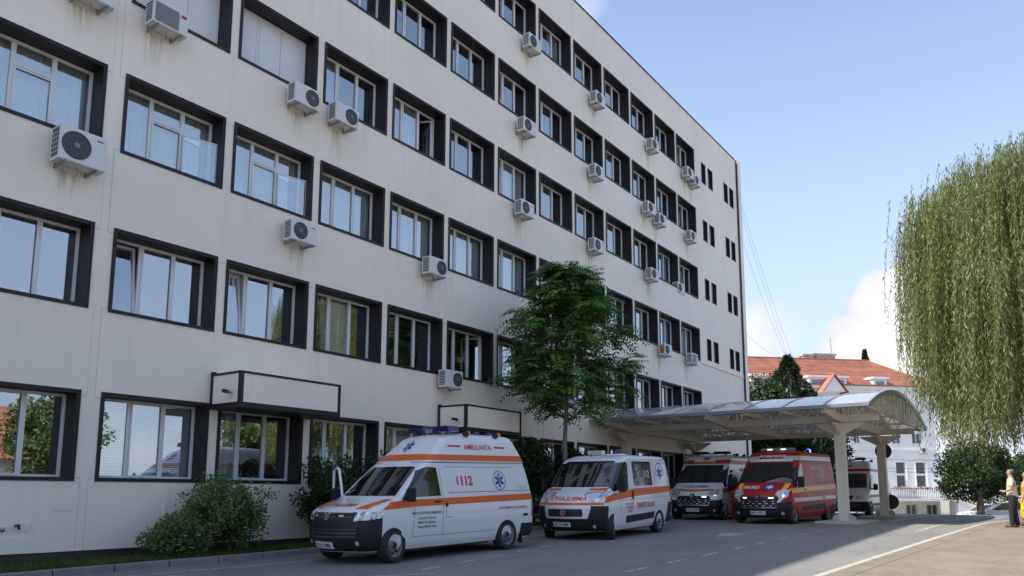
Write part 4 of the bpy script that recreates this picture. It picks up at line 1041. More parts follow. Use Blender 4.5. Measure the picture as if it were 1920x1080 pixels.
blob_tree('round_tree', 'dark green round-crowned tree between the white building and the willow', ground_at(1838, 960, 56), 6.3, 3.0, 2.8, 'dark_leaf', 31, 15000, .2, .3, 3.5)
blob_tree('background_tree', 'dark tree behind the man in the cream shirt', ground_at(1905, 960, 66), 6.2, 3.6, 2.6, 'dark_leaf', 32, 9000, .22, .25, 4.0, group='trees at the far right')
blob_tree('background_tree', 'tall dark deciduous tree behind the canopy, left of the conifer', ground_at(1430, 960, 56), 9.9, 4.0, 3.8, 'dark_leaf', 33, 18000, .24, .3, 6.4)
blob_tree('background_tree', 'dark leafy tree seen under the canopy behind the red van', ground_at(1520, 960, 54), 7.3, 3.4, 3.4, 'dark_leaf', 34, 14000, .24, .3, 3.7)
blob_tree('background_tree', 'small dark tree right of the conifer behind the canopy', ground_at(1527, 960, 60), 10.4, 1.7, 2.6, 'dark_leaf', 35, 7000, .24, .2, 8.0)
def conifer(base, H, Rb, label, seed):
    rnd = random.Random(seed); g = np.random.default_rng(seed); t = empty('conifer', base); tag(t, label, 'tree')
    MB().tube([(0, 0, -.2), (0, 0, H * .5), (0, 0, H)], [.2, .12, .02], 8).build('trunk', M['bark'], t)
    n = 24000; h = g.random(n) ** .8; z = H * (.1 + .9 * h); br = np.floor(z / .38); a = (br * 2.39 + g.integers(0, 6, n) * 1.047 + g.normal(0, .16, n)); rr = Rb * (1 - h) ** .8 * (.25 + .75 * g.random(n) ** .6) * (1 + .25 * np.sin(br * 1.7 + a))
    P = np.stack([rr * np.cos(a), rr * np.sin(a), z - rr * .25 + g.normal(0, .05, n)], 1); D = unit(np.stack([np.cos(a), np.sin(a), g.normal(.1, .5, n)], 1) + g.normal(0, .4, (n, 3))); Nn = unit(g.normal(0, 1, (n, 3)))
    V, F = leaf_quads(P, D, Nn, g.uniform(.2, .36, n), g.uniform(.05, .1, n)); link('crown', np_mesh('crown', V, F, M['conifer']), t)
conifer(ground_at(1490, 960, 58), 12.3, 5.2, 'pointed dark conifer rising above the canopy roof', 41)
conifer(ground_at(1640, 960, 100), 21.5, 2.6, 'distant conifer top behind the red roof near the aerial', 42)
# bushes by the wall
def bush(name, label, c, R, H, seed, nl, mat, leaf, flower, nf):
    t = blob_tree(name, label, c, H, R, H * .52, mat, seed, nl, leaf, .05, H * .5, 'bark', 46, cat='bush')
    g = random.Random(seed)
    f = MB()
    for k in range(nf):
        a = g.uniform(0, 6.28); u = g.uniform(-.6, .9); q = math.sqrt(1 - u * u) * .95
        p = Vector((math.cos(a) * R * q, math.sin(a) * R * q, H * .52 + u * H * .46))
        for m_ in range(6):
            b = m_ * 1.047; s = .035; f.quad([p, p + Vector((math.cos(b) * s, math.sin(b) * s, .02)), p + Vector((math.cos(b + .5) * s * 1.3, math.sin(b + .5) * s * 1.3, .015)), p + Vector((math.cos(b + 1) * s, math.sin(b + 1) * s, .02))])
    f.build('blossom', M[flower], t); return t
bush('flowering_bush', 'light green bush with small white flowers against the lower wall', (-14.4, 9.85, .02), 1.05, 1.85, 51, 8000, 'bush', .075, 'petal_white', 26)
bush('flowering_bush', 'low left lobe of green bush spreading over the verge', (-14.3, 8.65, .0), .8, .95, 52, 5000, 'bush', .07, 'petal_white', 8)
bush('rose_bush', 'dark rose bush with red flowers between first hood and van', (-14.3, 12.7, .05), 1.15, 2.25, 53, 9000, 'dark_leaf', .085, 'petal_red', 34)
bush('rose_bush', 'taller dark rose bush behind the white van\'s hood', (-14.5, 14.6, .05), 1.1, 2.5, 54, 8000, 'dark_leaf', .085, 'petal_red', 20)
bush('shrub', 'dark shrub under the feathery tree behind the parked vans', (-14.2, 20.4, .1), 1.4, 3.3, 55, 9000, 'dark_leaf', .12, 'petal_red', 0)
bush('shrub', 'dark shrub at the foot of feathery tree, nearer the canopy', (-13.6, 22.6, .15), 1.2, 2.9, 56, 8000, 'dark_leaf', .12, 'petal_red', 0)
# trees and a house across the road, out of frame: the windows mirror them, save the two broad trees
blob_tree('roadside_tree', 'nearest leafy roadside tree, mirrored in the ground-floor windows', (13.5, 9, -.05), 8.5, 3.2, 3.4, 'bush', 61, 9000, .26, .28, 4.9, group='trees mirrored in the windows')
blob_tree('roadside_tree', 'middle leafy roadside tree by the house, mirrored in the windows', (16.5, 21, 0), 7.8, 3.0, 3.2, 'bush', 62, 8000, .26, .28, 4.4, group='trees mirrored in the windows')
blob_tree('roadside_tree', 'farthest leafy roadside tree beyond the willow, mirrored in windows', (14.5, 33, .2), 9, 3.4, 3.6, 'bush', 63, 8000, .26, .28, 5.2, group='trees mirrored in the windows')
blob_tree('roadside_tree', 'broad leafy tree beside the camera side of the street, added unseen to shade the lower wall', (10.5, -1.5, -.1), 10.5, 4.4, 4.2, 'bush', 64, 11000, .3, .34, 6.0, group='trees mirrored in the windows')  # added out of view to block sky light from the lower left wall
blob_tree('roadside_tree', 'broad leafy tree behind the camera, added unseen to shade the lower wall', (9.0, -10, -.2), 10.5, 4.4, 4.2, 'bush', 65, 11000, .3, .34, 6.0, group='trees mirrored in the windows')  # second added tree, keeps sky light off the lower left facade
hs = empty('roadside_house', (24, 16, 0)); tag(hs, 'house with tiled roof mirrored in the leftmost windows', 'house')
MB().box(0, 8, -6, 7, -.3, 3.4).build('wall', M['white_wall'], hs)
MB().prism([(-.6, 3.41), (8.6, 3.41), (4, 7.2)], -6.5, 7.5, 'y').build('roof', M['roof'], hs)
# grass
def grass(name, label, n, fx, hgt, seed):
    g = np.random.default_rng(seed); P = fx(g, n); a = g.uniform(0, 6.28, n); D = unit(np.stack([np.cos(a) * .45, np.sin(a) * .45, np.ones(n)], 1)); Nn = unit(np.stack([np.sin(a), np.cos(a), g.normal(0, .3, n)], 1))
    V, F = leaf_quads(P, D, Nn, g.uniform(.5, 1.3, n) * hgt, np.full(n, .009)); o = link(name, np_mesh(name, V, F, M['grass'])); tag(o, label, 'grass', kind='stuff')
def g1(g, n):
    x = g.uniform(-15.35, -13.6, n); y = 2 + 14 * g.random(n) ** 1.3; k = g.random(n) < .5; x[k] = g.uniform(-14.3, -13.62, k.sum()); return np.stack([x, y, np.array([zg(v) for v in y]) + .06], 1)
grass('verge_grass', 'grass growing along the foot of the hospital wall', 26000, g1, .11, 71)
def g2(g, n):
    y = 4 + 9.2 * g.random(n); x = -.62 + (13.2 - y) * -.02 + 3 * g.random(n) ** 1.5; return np.stack([x, y, np.array([zg(v) for v in y]) + .05], 1)
grass('lawn_grass', 'patch of grass at the pavement\'s lower right corner', 30000, g2, .07, 72)
lawn = sheet('lawn', [-.6, 1, 3], [3, 6, 9, 11, 12.6, 13.2], lambda x, y: zg(y) + .045, M['soil'])

# ================================================================== vehicles
def lerp_slices(sl, step=.05):
    """sl rows: z, xf, w, xr, b, rc"""
    out = []
    for a, b in zip(sl, sl[1:]):
        n = max(1, int(round(max(b[0] - a[0], abs(b[1] - a[1]) * .45) / step)))
        for k in range(n): out.append(tuple(p + (q - p) * k / n for p, q in zip(a, b)))
    out.append(sl[-1]); return out
def ring(z, xf, w, xr, b, rc, taper, rr=.10):
    P = []
    xc = xf - b - rc
    n = 30
    for k in range(n): P.append((xr + rr + (xc - xr - rr) * k / n, -w))
    for k in range(7): t = -math.pi / 2 + math.pi / 2 * k / 7; P.append((xc + rc * math.cos(t), -w + rc + rc * math.sin(t)))
    m = 18
    for k in range(m + 1):
        y = -(w - rc) + 2 * (w - rc) * k / m; P.append((xf - b * abs(y / (w - rc)) ** 2.2, y))
    for k in range(7): t = math.pi / 2 * (k + 1) / 7; P.append((xc + rc * math.cos(t), w - rc + rc * math.sin(t)))
    for k in range(1, n + 1): P.append((xc - (xc - xr - rr) * k / n, w))
    for k in range(4): t = math.pi / 2 + math.pi / 2 * (k + 1) / 5; P.append((xr + rr + rr * math.cos(t), w - rr + rr * math.sin(t)))
    for k in range(7): P.append((xr, (w - rr) - 2 * (w - rr) * (k) / 6))
    for k in range(4): t = math.pi + math.pi / 2 * (k + 1) / 5; P.append((xr + rr + rr * math.cos(t), -w + rr + rr * math.sin(t)))
    out = []
    for x, y in P:
        if x > taper[0]: y *= 1 - taper[1] * min(1, (x - taper[0]) / (xf - taper[0] + .001)) ** 1.6
        out.append((x, y, z))
    return out
def in_poly(p, poly):
    r = False; j = len(poly) - 1
    for i in range(len(poly)):
        (a, b), (c, d) = poly[i], poly[j]
        if (b > p[1]) != (d > p[1]) and p[0] < (c - a) * (p[1] - b) / (d - b) + a: r = not r
        j = i
    return r
class Van:
    def __init__(s, name, label, X, Y, th, zoff, slices, paint, wb, arch_r=.40, arch_z=.34, track=.93, taper=(-.2, .05), crown=.05, wheel_r=.335, steer=0, rim='steel', group='ambulances at the entrance'):
        s.wb = wb
        zf, zr_ = zg(Y), zg(Y + wb); s.root = empty(name, (X, Y, zf + zoff), 0); s.root.rotation_euler = (0, math.atan((zr_ - zf) / wb), R_(th) - math.pi / 2)
        tag(s.root, label, 'ambulance' if 'fire' not in name else 'van', group)
        rows = lerp_slices(slices); rings = [ring(*r, taper) for r in rows]
        last = rows[-1]
        for k in range(1, 6):                                  # crowned roof cap
            t = k / 6; z, xf, w, xr, b, rc = last; cx = (xf + xr) / 2
            rings.append([(cx + (x - cx) * (1 - t) , y * (1 - t), z + crown * (1 - (1 - t) ** 2)) for x, y, _ in rings[len(rows) - 1]])
        n = len(rings[0]); V = [p for r in rings for p in r]; F = []
        for i in range(len(rings) - 1):
            for k in range(n): F.append((i * n + k, i * n + (k + 1) % n, (i + 1) * n + (k + 1) % n, (i + 1) * n + k))
        F.append(tuple(reversed(range(n)))); F.append(tuple((len(rings) - 1) * n + k for k in range(n)))
        me = bpy.data.meshes.new('body'); me.from_pydata(V, [], F); me.materials.append(M[paint]); me.materials.append(M['black'])
        s.bvh = BVHTree.FromPolygons([Vector(v) for v in V], F)
        s.body = link('body', me, s.root)
        # wheel arches
        cut = MB()
        for x in (0, -wb):
            for sg in (-1, 1): cut.lathe([(arch_r, -.34), (arch_r, .34)], 36, 'y', (x, sg * .93, arch_z))
        co = cut.build('cutter', M['black'])
        md = s.body.modifiers.new('cut', 'BOOLEAN'); md.object = co; md.operation = 'DIFFERENCE'; md.solver = 'EXACT'
        dg = bpy.context.evaluated_depsgraph_get(); dg.update(); nm = bpy.data.meshes.new_from_object(s.body.evaluated_get(dg))
        s.body.modifiers.clear(); s.body.data = nm; bpy.data.objects.remove(co)
        nm.materials.clear(); nm.materials.append(M[paint]); nm.materials.append(M['black'])
        for p in nm.polygons:
            c = p.center; p.material_index = 0
            for x in (0, -wb):
                if math.hypot(c.x - x, c.z - arch_z) < arch_r + .012 and abs(c.y) < 1.2 and abs(p.normal.y) < .35 and math.hypot(c.x - x, c.z - arch_z) > arch_r - .03: p.material_index = 1
                if abs(abs(c.y) - .59) < .02 and math.hypot(c.x - x, c.z - arch_z) < arch_r + .01 and abs(p.normal.y) > .7: p.material_index = 1
            if c.z < slices[0][0] + .02 and p.normal.z < -.5: p.material_index = 1
        nm.polygons.foreach_set('use_smooth', [True] * len(nm.polygons)); nm.set_sharp_from_angle(angle=R_(32))
        for x in (0, -wb):
            for sg in (-1, 1): s.wheel(x, sg * (track - .10), wheel_r, sg, steer if x == 0 else 0, rim)
    def wheel(s, x, y, r, sg, steer, rim):
        e = empty('wheel', (x, y, r), R_(steer), s.root)
        w = .105
        ty = MB().lathe([(r * .66, -w), (r * .9, -w * 1.08), (r * .985, -w * .8), (r, -w * .45), (r, w * .45), (r * .985, w * .8), (r * .9, w * 1.08), (r * .66, w)], 40, 'y'); ty.f = ty.f[:-2]; ty.mi = ty.mi[:-2]
        ty.build('tyre', M['rubber'], e, smooth=50)
        k = sg
        pr = [(r * .67, k * w * .95), (r * .60, k * w * .9), (r * .57, k * w * .35), (r * .48, k * w * .15), (r * .34, k * w * .5), (r * .24, k * w * .55), (r * .20, k * w * .85), (.001, k * w * .88)]
        rm_ = MB().lathe(pr, 32, 'y'); rm_.f.pop(-2); rm_.mi.pop(-2); rm_.build('rim', M['rim'], e, smooth=30, fixn=True)
        h = MB()
        for q in range(8 if rim == 'steel' else 5):
            a = q * 2 * math.pi / 8; rr = r * .46; s2 = r * .095
            cx, cz = rr * math.cos(a), rr * math.sin(a)
            h.lathe([(s2, k * w * .10), (s2, k * w * .42), (.0005, k * w * .42)], 10, 'y', (cx, 0, cz))
        h.lathe([(r * .17, k * w * .86), (r * .15, k * w * 1.0), (.001, k * w * 1.02)], 16, 'y').build('rim_hole', M['black'], e)
    def cast(s, u, v, mode):
        o, d = {'L': ((u, 3, v), (0, -1, 0)), 'R': ((u, -3, v), (0, 1, 0)), 'F': ((6, u, v), (-1, 0, 0)), 'T': ((u, v, 6), (0, 0, -1)), 'B': ((-9, u, v), (1, 0, 0))}[mode]
        h = s.bvh.ray_cast(Vector(o), Vector(d)); nd = -Vector(d)
        if h[0] is None:
            q = Vector({'L': (u, 1, v), 'R': (u, -1, v), 'F': (1, u, v), 'T': (u, v, 3), 'B': (-5, u, v)}[mode]); h = s.bvh.find_nearest(q)
        n = h[1] if h[1].dot(nd) > 0 else -h[1]
        return h[0], (n + nd * .6).normalized()
    def patch(s, name, poly, mode, mt, off=.005, g=.09, parent=None, rim=False, me2d=None, smooth=True):
        if me2d is not None or g >= .5: return s.rpatch(name, poly, mode, mt, off, min(g, .06), parent, rim, None, me2d, smooth)
        ax = {'L': (0, 2, 1, 1), 'R': (0, 2, 1, -1), 'F': (1, 2, 0, 1), 'T': (0, 1, 2, 1), 'B': (1, 2, 0, -1)}[mode]; iu, iv, iw, sg = ax
        if not hasattr(s, 'fc'):
            me = s.body.data; n = len(me.polygons); s.fc = np.zeros(n * 3); s.fn = np.zeros(n * 3); me.polygons.foreach_get('center', s.fc); me.polygons.foreach_get('normal', s.fn); s.fc = s.fc.reshape(-1, 3); s.fn = s.fn.reshape(-1, 3)
            s.fb = np.array([[min(me.vertices[i].co[k] for i in p.vertices) for k in range(3)] + [max(me.vertices[i].co[k] for i in p.vertices) for k in range(3)] for p in me.polygons]); s.mi_ = np.array([p.material_index for p in me.polygons])
        us = [p[0] for p in poly]; ws = [p[1] for p in poly]
        ok = (s.fn[:, iw] * sg > .06) & (s.fb[:, iu] < max(us)) & (s.fb[:, 3 + iu] > min(us)) & (s.fb[:, iv] < max(ws)) & (s.fb[:, 3 + iv] > min(ws)) & (s.mi_ == 0) & (s.fc[:, iw] * sg > (.4 if mode in 'LR' else -2.6))
        me = s.body.data; bm = bmesh.new(); vm = {}
        for fi in np.where(ok)[0]:
            vs = []
            for i in me.polygons[int(fi)].vertices:
                if i not in vm: vm[i] = bm.verts.new(me.vertices[i].co)
                vs.append(vm[i])
            try: bm.faces.new(vs)
            except ValueError: pass
        for i, (a, b) in enumerate(poly):
            c, d = poly[(i + 1) % len(poly)]; l = math.hypot(c - a, d - b)
            if l < 1e-5: continue
            co = [0, 0, 0]; no = [0, 0, 0]; co[iu] = a; co[iv] = b; no[iu] = -(d - b) / l; no[iv] = (c - a) / l
            bmesh.ops.bisect_plane(bm, geom=bm.verts[:] + bm.edges[:] + bm.faces[:], plane_co=co, plane_no=no, dist=1e-5)
        dele = []
        for f in bm.faces:
            c = f.calc_center_median()
            if not in_poly((c[iu], c[iv]), poly): dele.append(f)
        bmesh.ops.delete(bm, geom=dele, context='FACES')
        if not bm.faces: bm.free(); return s.rpatch(name, poly, mode, mt, off, .05, parent, rim, None, None, smooth)
        bm.normal_update(); want = Vector([sg if k == iw else 0 for k in range(3)])
        mv = [(v, v.normal.copy() if v.normal.length > .1 else want) for v in bm.verts]
        for v, n in mv: v.co += n * off
        if rim:
            be = [e for e in bm.edges if e.is_boundary]; r = bmesh.ops.extrude_edge_only(bm, edges=be)
            for v in [q for q in r['geom'] if isinstance(q, bmesh.types.BMVert)]: v.co -= want * (off + .012)
            bmesh.ops.recalc_face_normals(bm, faces=bm.faces[:])
        me2 = bpy.data.meshes.new(name); bm.to_mesh(me2); bm.free(); me2.materials.append(M[mt])
        if smooth: me2.polygons.foreach_set('use_smooth', [True] * len(me2.polygons)); me2.set_sharp_from_angle(angle=R_(40))
        return link(name, me2, parent or s.root)
    def rpatch(s, name, poly, mode, mt, off=.005, g=.09, parent=None, rim=False, holes=None, me2d=None, smooth=True):
        bm = bmesh.new()
        if me2d is not None: bm.from_mesh(me2d)
        else:
            vs = [bm.verts.new((p[0], p[1], 0)) for p in poly]; bm.faces.new(vs)
            bmesh.ops.triangulate(bm, faces=bm.faces[:], quad_method='BEAUTY', ngon_method='EAR_CLIP') if len(poly) > 4 else None
        us = [v.co.x for v in bm.verts]; ws = [v.co.y for v in bm.verts]
        for lo, hi, nrm in ((min(us), max(us), (1, 0, 0)), (min(ws), max(ws), (0, 1, 0))):
            k = math.floor(lo / g) + 1
            while k * g < hi - 1e-4:
                bmesh.ops.bisect_plane(bm, geom=bm.verts[:] + bm.edges[:] + bm.faces[:], plane_co=Vector(nrm) * (k * g + .00137), plane_no=nrm); k += 1
        bmesh.ops.remove_doubles(bm, verts=bm.verts[:], dist=.0004)
        info = {}
        for v in bm.verts:
            p, n = s.cast(v.co.x, v.co.y, mode); info[v.index] = None; v.co = p + n * off
        bmesh.ops.recalc_face_normals(bm, faces=bm.faces[:])
        want = {'L': (0, 1, 0), 'R': (0, -1, 0), 'F': (1, 0, 0), 'T': (0, 0, 1), 'B': (-1, 0, 0)}[mode]
        if sum(f.normal.dot(Vector(want)) * f.calc_area() for f in bm.faces) < 0: bmesh.ops.reverse_faces(bm, faces=bm.faces[:])
        if rim:
            be = [e for e in bm.edges if e.is_boundary]; r = bmesh.ops.extrude_edge_only(bm, edges=be)
            for v in [g_ for g_ in r['geom'] if isinstance(g_, bmesh.types.BMVert)]: v.co -= Vector(want) * (off + .015)
            bmesh.ops.recalc_face_normals(bm, faces=bm.faces[:])
        me = bpy.data.meshes.new(name); bm.to_mesh(me); bm.free(); me.materials.append(M[mt])
        if smooth: me.polygons.foreach_set('use_smooth', [True] * len(me.polygons)); me.set_sharp_from_angle(angle=R_(40))
        return link(name, me, parent or s.root)
    def both(s, name, poly, mt, off=.005, **k):
        a = s.patch(name, poly, 'L', mt, off, **k); s.patch(name, poly, 'R', mt, off, **k); return a
    def mirrorF(s, name, poly, mt, off=.005, **k):
        s.patch(name, poly, 'F', mt, off, **k); s.patch(name, [(-y, z) for y, z in reversed(poly)], 'F', mt, off, **k)
    def text(s, body, u0, v0, size, mode, mt, mirror=False, width=None, off=.007, bold=.012, name='lettering', shear=0.):
        cu = bpy.data.curves.new('t', 'FONT'); cu.body = body; cu.size = 1; cu.offset = bold; cu.align_x = 'CENTER'; cu.shear = shear; cu.resolution_u = 3
        ob = bpy.data.objects.new('t', cu); COL.objects.link(ob); dg = bpy.context.evaluated_depsgraph_get(); dg.update()
        me = bpy.data.meshes.new_from_object(ob.evaluated_get(dg)); bpy.data.objects.remove(ob)
        xs = [v.co.x for v in me.vertices]
        if not xs: return
        sc = size / .70; sx = width / (max(xs) - min(xs)) if width else sc
        flip = -1 if (mode in 'L') != mirror else 1
        for v in me.vertices: v.co = (u0 + v.co.x * sx * flip, v0 + v.co.y * sc, 0)
        o = s.patch(name, None, mode, mt, off, g=.05, me2d=me, smooth=False); o['kind'] = 'stuff'; return o
    def star(s, u0, v0, r, mode, off=.007, ring_=False, mt='blue', squash=1.):
        h = r * .20; P = []
        for k in range(6):
            a = math.pi / 2 + k * math.pi / 3
            for e in (-h, h): P.append((u0 + math.cos(a) * r - math.sin(a) * e, v0 + (math.sin(a) * r + math.cos(a) * e) * squash))
            a2 = a + math.pi / 6; P.append((u0 + math.cos(a2) * 2 * h, v0 + math.sin(a2) * 2 * h * squash))
        o = s.patch('star_emblem', P, mode, mt, off)
        s.patch('emblem_staff', [(u0 - r * .06, v0 - r * .75 * squash), (u0 + r * .06, v0 - r * .75 * squash), (u0 + r * .06, v0 + r * .75 * squash), (u0 - r * .06, v0 + r * .75 * squash)], mode, 'plate', off + .003, parent=s.root)
        if ring_:
            for k in range(22):
                a = k * 2 * math.pi / 22; q = [(1.28, -.09), (1.28, .09), (1.45, .09), (1.45, -.09)]
                s.patch('emblem_ring', [(u0 + r * d * math.cos(a + e), v0 + r * d * math.sin(a + e)) for d, e in q], mode, 'text_dark', off)
    def part(s, mb, name, mt, smooth=None, loc=None, parent=None, rot=None): return mb.build(name, M[mt] if isinstance(mt, str) else [M[k] for k in mt], parent or s.root, loc, smooth, rot)
    def line(s, pts, mode='L', w=.008, mt='seam', name='panel_seam'):
        for (a, b), (c, d) in zip(pts, pts[1:]):
            l = math.hypot(c - a, d - b); nx, ny = -(d - b) / l * w / 2, (c - a) / l * w / 2
            s.patch(name, [(a + nx, b + ny), (c + nx, d + ny), (c - nx, d - ny), (a - nx, b - ny)], mode, mt, .003, g=.2)
    def plate(s, txt, y, z, blue=True):
        s.patch('number_plate', [(y - .26, z - .056), (y + .26, z - .056), (y + .26, z + .056), (y - .26, z + .056)], 'F', 'plate', .035, rim=True)
        s.patch('plate_band', [(y - .258, z - .054), (y - .222, z - .054), (y - .222, z + .054), (y - .258, z + .054)], 'F', 'blue', .038)
        s.text(txt, y + .02, z - .038, .074, 'F', 'text_dark', width=.43, off=.039, bold=.01)
    def mirror_arm(s, x, z, y, w=.17, h=.27, d=.12):
        for sg in (-1, 1):
            m_ = MB(); pts = [(-w * .5, -h * .5), (w * .5, -h * .46), (w * .52, h * .40), (w * .3, h * .5), (-w * .45, h * .5), (-w * .52, h * .2)]
            n0 = len(m_.v); m_.prism([(sg * (y + .17) + a, z + b) for a, b in pts], x, x + d * .5, 'x'); m_.prism([(sg * (y + .17) + a * .82, z + b * .82) for a, b in pts], x + d * .5, x + d, 'x')
            m_.bar((x + .05, sg * (y - .06), z - h * .3), (x + .05, sg * (y + .1), z - h * .25), .07, .06)
            s.part(m_, 'wing_mirror', 'black')
def rrect(x0, x1, z0, z1, r=.05, n=4, cut=None):
    P = []
    for cx, cz, a0 in ((x1 - r, z0 + r, -90), (x1 - r, z1 - r, 0), (x0 + r, z1 - r, 90), (x0 + r, z0 + r, 180)):
        for k in range(n + 1): a = R_(a0 + 90 * k / n); P.append((cx + r * math.cos(a), cz + r * math.sin(a)))
    return P
def circle(u, v, r, n=16, e=1.): return [(u + r * math.cos(k * 2 * math.pi / n), v + e * r * math.sin(k * 2 * math.pi / n)) for k in range(n)]
def beacon(v, x, y, z, r=.09, h=.14, mt='blue_glass'):
    v.part(MB().lathe([(r * 1.05, 0), (r * 1.05, .03), (r, .032), (r * .95, h * .8), (r * .6, h), (.001, h)], 18, 'z', (x, y, z)), 'beacon', mt, 40)
def lightbar(v, x, z, w, mt='blue_glass', d=.16, h=.11):
    m_ = MB()
    for a, b in ((-w, -.12), (.12, w)): m_.prism([(a, 0), (b, 0), (b - .04, h), (a + .04, h)], x - d, x + d, 'x')
    v.part(m_, 'light_bar', mt, None, (0, 0, z + .05)); v.part(MB().box(x - d * .8, x + d * .8, -.115, .115, z + .04, z + h * .9).box(x - .05, x + .05, -w * .8, -w * .7, z - .03, z + .05).box(x - .05, x + .05, w * .7, w * .8, z - .03, z + .05), 'light_bar_base', 'grey_trim')
def roof_flood(v, x, y, z, face=1):
    m_ = MB().bar((x, y * .9, z - .05), (x, y, z + .06), .10, .05); v.part(m_, 'flood_lamp_arm', 'white_paint')
    v.part(MB().lathe([(.001, -.05), (.055, -.05), (.062, .05), (.001, .05)], 14, 'y', (x - .03, y + face * .05, z + .05)), 'flood_lamp', 'black', 40)
def slat(v, u0, u1, z0, z1, mode='F', mt='slat', off=.02): v.patch('grille_slat', [(u0, z0), (u1, z0), (u1, z1), (u0, z1)], mode, mt, off, rim=True)

# ---------------------------------------------------------------- nearest ambulance: high-roof van
SL = [(.23, .74, .84, -4.32, .20, .22), (.34, .84, .90, -4.38, .20, .24), (.52, .89, .93, -4.40, .21, .26), (.74, .885, .948, -4.40, .22, .26), (.92, .83, .952, -4.39, .22, .26), (1.0, .76, .95, -4.385, .22, .26), (1.07, .60, .947, -4.38, .20, .25),
      (1.13, .36, .942, -4.375, .16, .24), (1.19, .10, .935, -4.37, .14, .22), (1.24, -.03, .925, -4.365, .14, .18), (1.55, -.40, .868, -4.32, .13, .15), (1.83, -.74, .805, -4.26, .12, .15), (1.90, -.83, .79, -4.24, .12, .17), (1.93, -.87, .802, -4.23, .12, .17), (2.08, -1.06, .772, -4.17, .12, .19), (2.42, -1.46, .655, -4.01, .12, .2), (2.50, -1.66, .60, -3.96, .11, .2), (2.535, -1.85, .53, -3.9, .10, .2)]
v = Van('high_roof_ambulance', 'high-roof white ambulance van with orange bands, nearest to the camera', -11.376, 10.768, -2.8, 0, SL, 'white_paint', 3.4, arch_r=.395, arch_z=.345, steer=9, track=.95)
v.patch('windscreen', [(-.76, 1.25), (.76, 1.25), (.655, 1.80), (.60, 1.825), (-.60, 1.825), (-.655, 1.80)], 'F', 'glass_car', .006)
for a in ((-.1, .62), (-.62, -.1)): v.line([(a[0], 1.27), (a[1], 1.30)], 'F', .02, 'black', 'wiper')
v.both('side_window', [(-.24, 1.215), (-1.28, 1.235), (-1.24, 1.80), (-.98, 1.82), (-.76, 1.74), (-.40, 1.38)], 'glass_car', .006)
v.both('waist_band', [(.30, 1.00), (.05, 1.145), (-.56, 1.175), (-4.30, 1.225), (-4.30, 1.085), (-.56, 1.04)], 'orange', .005)
v.both('roof_band', [(-1.02, 1.955), (-1.12, 2.075), (-4.10, 2.085), (-4.17, 1.955)], 'orange', .005)
v.patch('roof_band', [(-.62, 1.955), (.62, 1.955), (.575, 2.085), (-.575, 2.085)], 'F', 'orange', .005)
v.mirrorF('bonnet_stripe', [(.50, 1.02), (.74, 1.02), (.82, 1.18), (.66, 1.19)], 'orange', .005, g=.04)
v.text('AMBULANTA', 0, 1.065, .05, 'F', 'red_film', mirror=True, width=.86)
v.text('AMBULANTA', -2.66, 2.20, .115, 'L', 'red_film', width=.92)
for a, b in ((-1.70, -2.11), (-3.22, -3.60)): v.patch('marking', rrect(b, a, 2.245, 2.285, .018), 'L', 'red_film', .006)
v.text('112', -2.10, 1.44, .19, 'L', 'red_film', width=.36, bold=.035)
v.patch('phone_mark', [(-1.845, 1.44), (-1.815, 1.47), (-1.80, 1.54), (-1.815, 1.60), (-1.85, 1.635), (-1.875, 1.62), (-1.855, 1.595), (-1.842, 1.54), (-1.855, 1.48), (-1.875, 1.455)], 'L', 'red_film', .006)
v.star(-3.21, 1.53, .15, 'L', ring_=True); v.star(.0, 2.26, .12, 'F', squash=1.0)
v.text('SERVICIUL JUDETEAN DE AMBULANTA', -.86, .885, .05, 'L', 'text_dark', width=.84, bold=.004)
for k, t in enumerate(('Compartiment Asistenta', 'Medicala de Urgenta si', 'Transport Medical Asistat')): v.text(t, -.86, .79 - k * .085, .05, 'L', 'text_dark', width=(.5, .48, .54)[k], bold=.004)
v.text('ECHIPAJ MEDICAL DE URGENTA', -3.61, .90, .055, 'L', 'text_dark', width=1.0, bold=.004); v.text('ESENTA', -4.02, 1.35, .05, 'L', 'silver', width=.26)
v.patch('bumper', [(-.90, .25), (.90, .25), (.90, .80), (-.90, .80)], 'F', 'black', .010); v.both('bumper', [(.30, .25), (.30, .96), (.66, .96), (.66, .25)], 'black', .0101)
v.patch('grille', [(-.58, .80), (.58, .80), (.60, .955), (-.60, .955)], 'F', 'black', .010); slat(v, -.55, .55, .865, .885, off=.016); slat(v, -.55, .55, .925, .94, off=.016); slat(v, -.62, .62, .50, .53); slat(v, -.64, .64, .57, .60); slat(v, -.64, .64, .64, .66)
v.mirrorF('headlamp', [(.60, .81), (.86, .82), (.925, .96), (.80, .975), (.62, .955)], 'lamp', .014, g=.04, rim=True); v.both('headlamp', [(.52, .83), (.30, .86), (.27, .955), (.52, .965)], 'lamp', .014, g=.05)
v.mirrorF('headlamp_lens', circle(.70, .885, .055), 'chrome', .02)
v.patch('brand_emblem', circle(0, .885, .075, 20), 'F', 'chrome', .026, rim=True); v.patch('brand_emblem', circle(0, .885, .062, 20), 'F', 'black', .029)
for pts in ([(-.045, .935), (-.02, .89), (.0, .93), (.02, .89), (.045, .935)], [(-.058, .905), (-.03, .835), (.0, .88), (.03, .835), (.058, .905)]):
    for a, b in zip(pts, pts[1:]):
        l = math.hypot(b[0] - a[0], b[1] - a[1]); nx, ny = -(b[1] - a[1]) / l * .007, (b[0] - a[0]) / l * .007
        v.patch('brand_emblem', [(a[0] + nx, a[1] + ny), (b[0] + nx, b[1] + ny), (b[0] - nx, b[1] - ny), (a[0] - nx, a[1] - ny)], 'F', 'chrome', .032, g=.5)
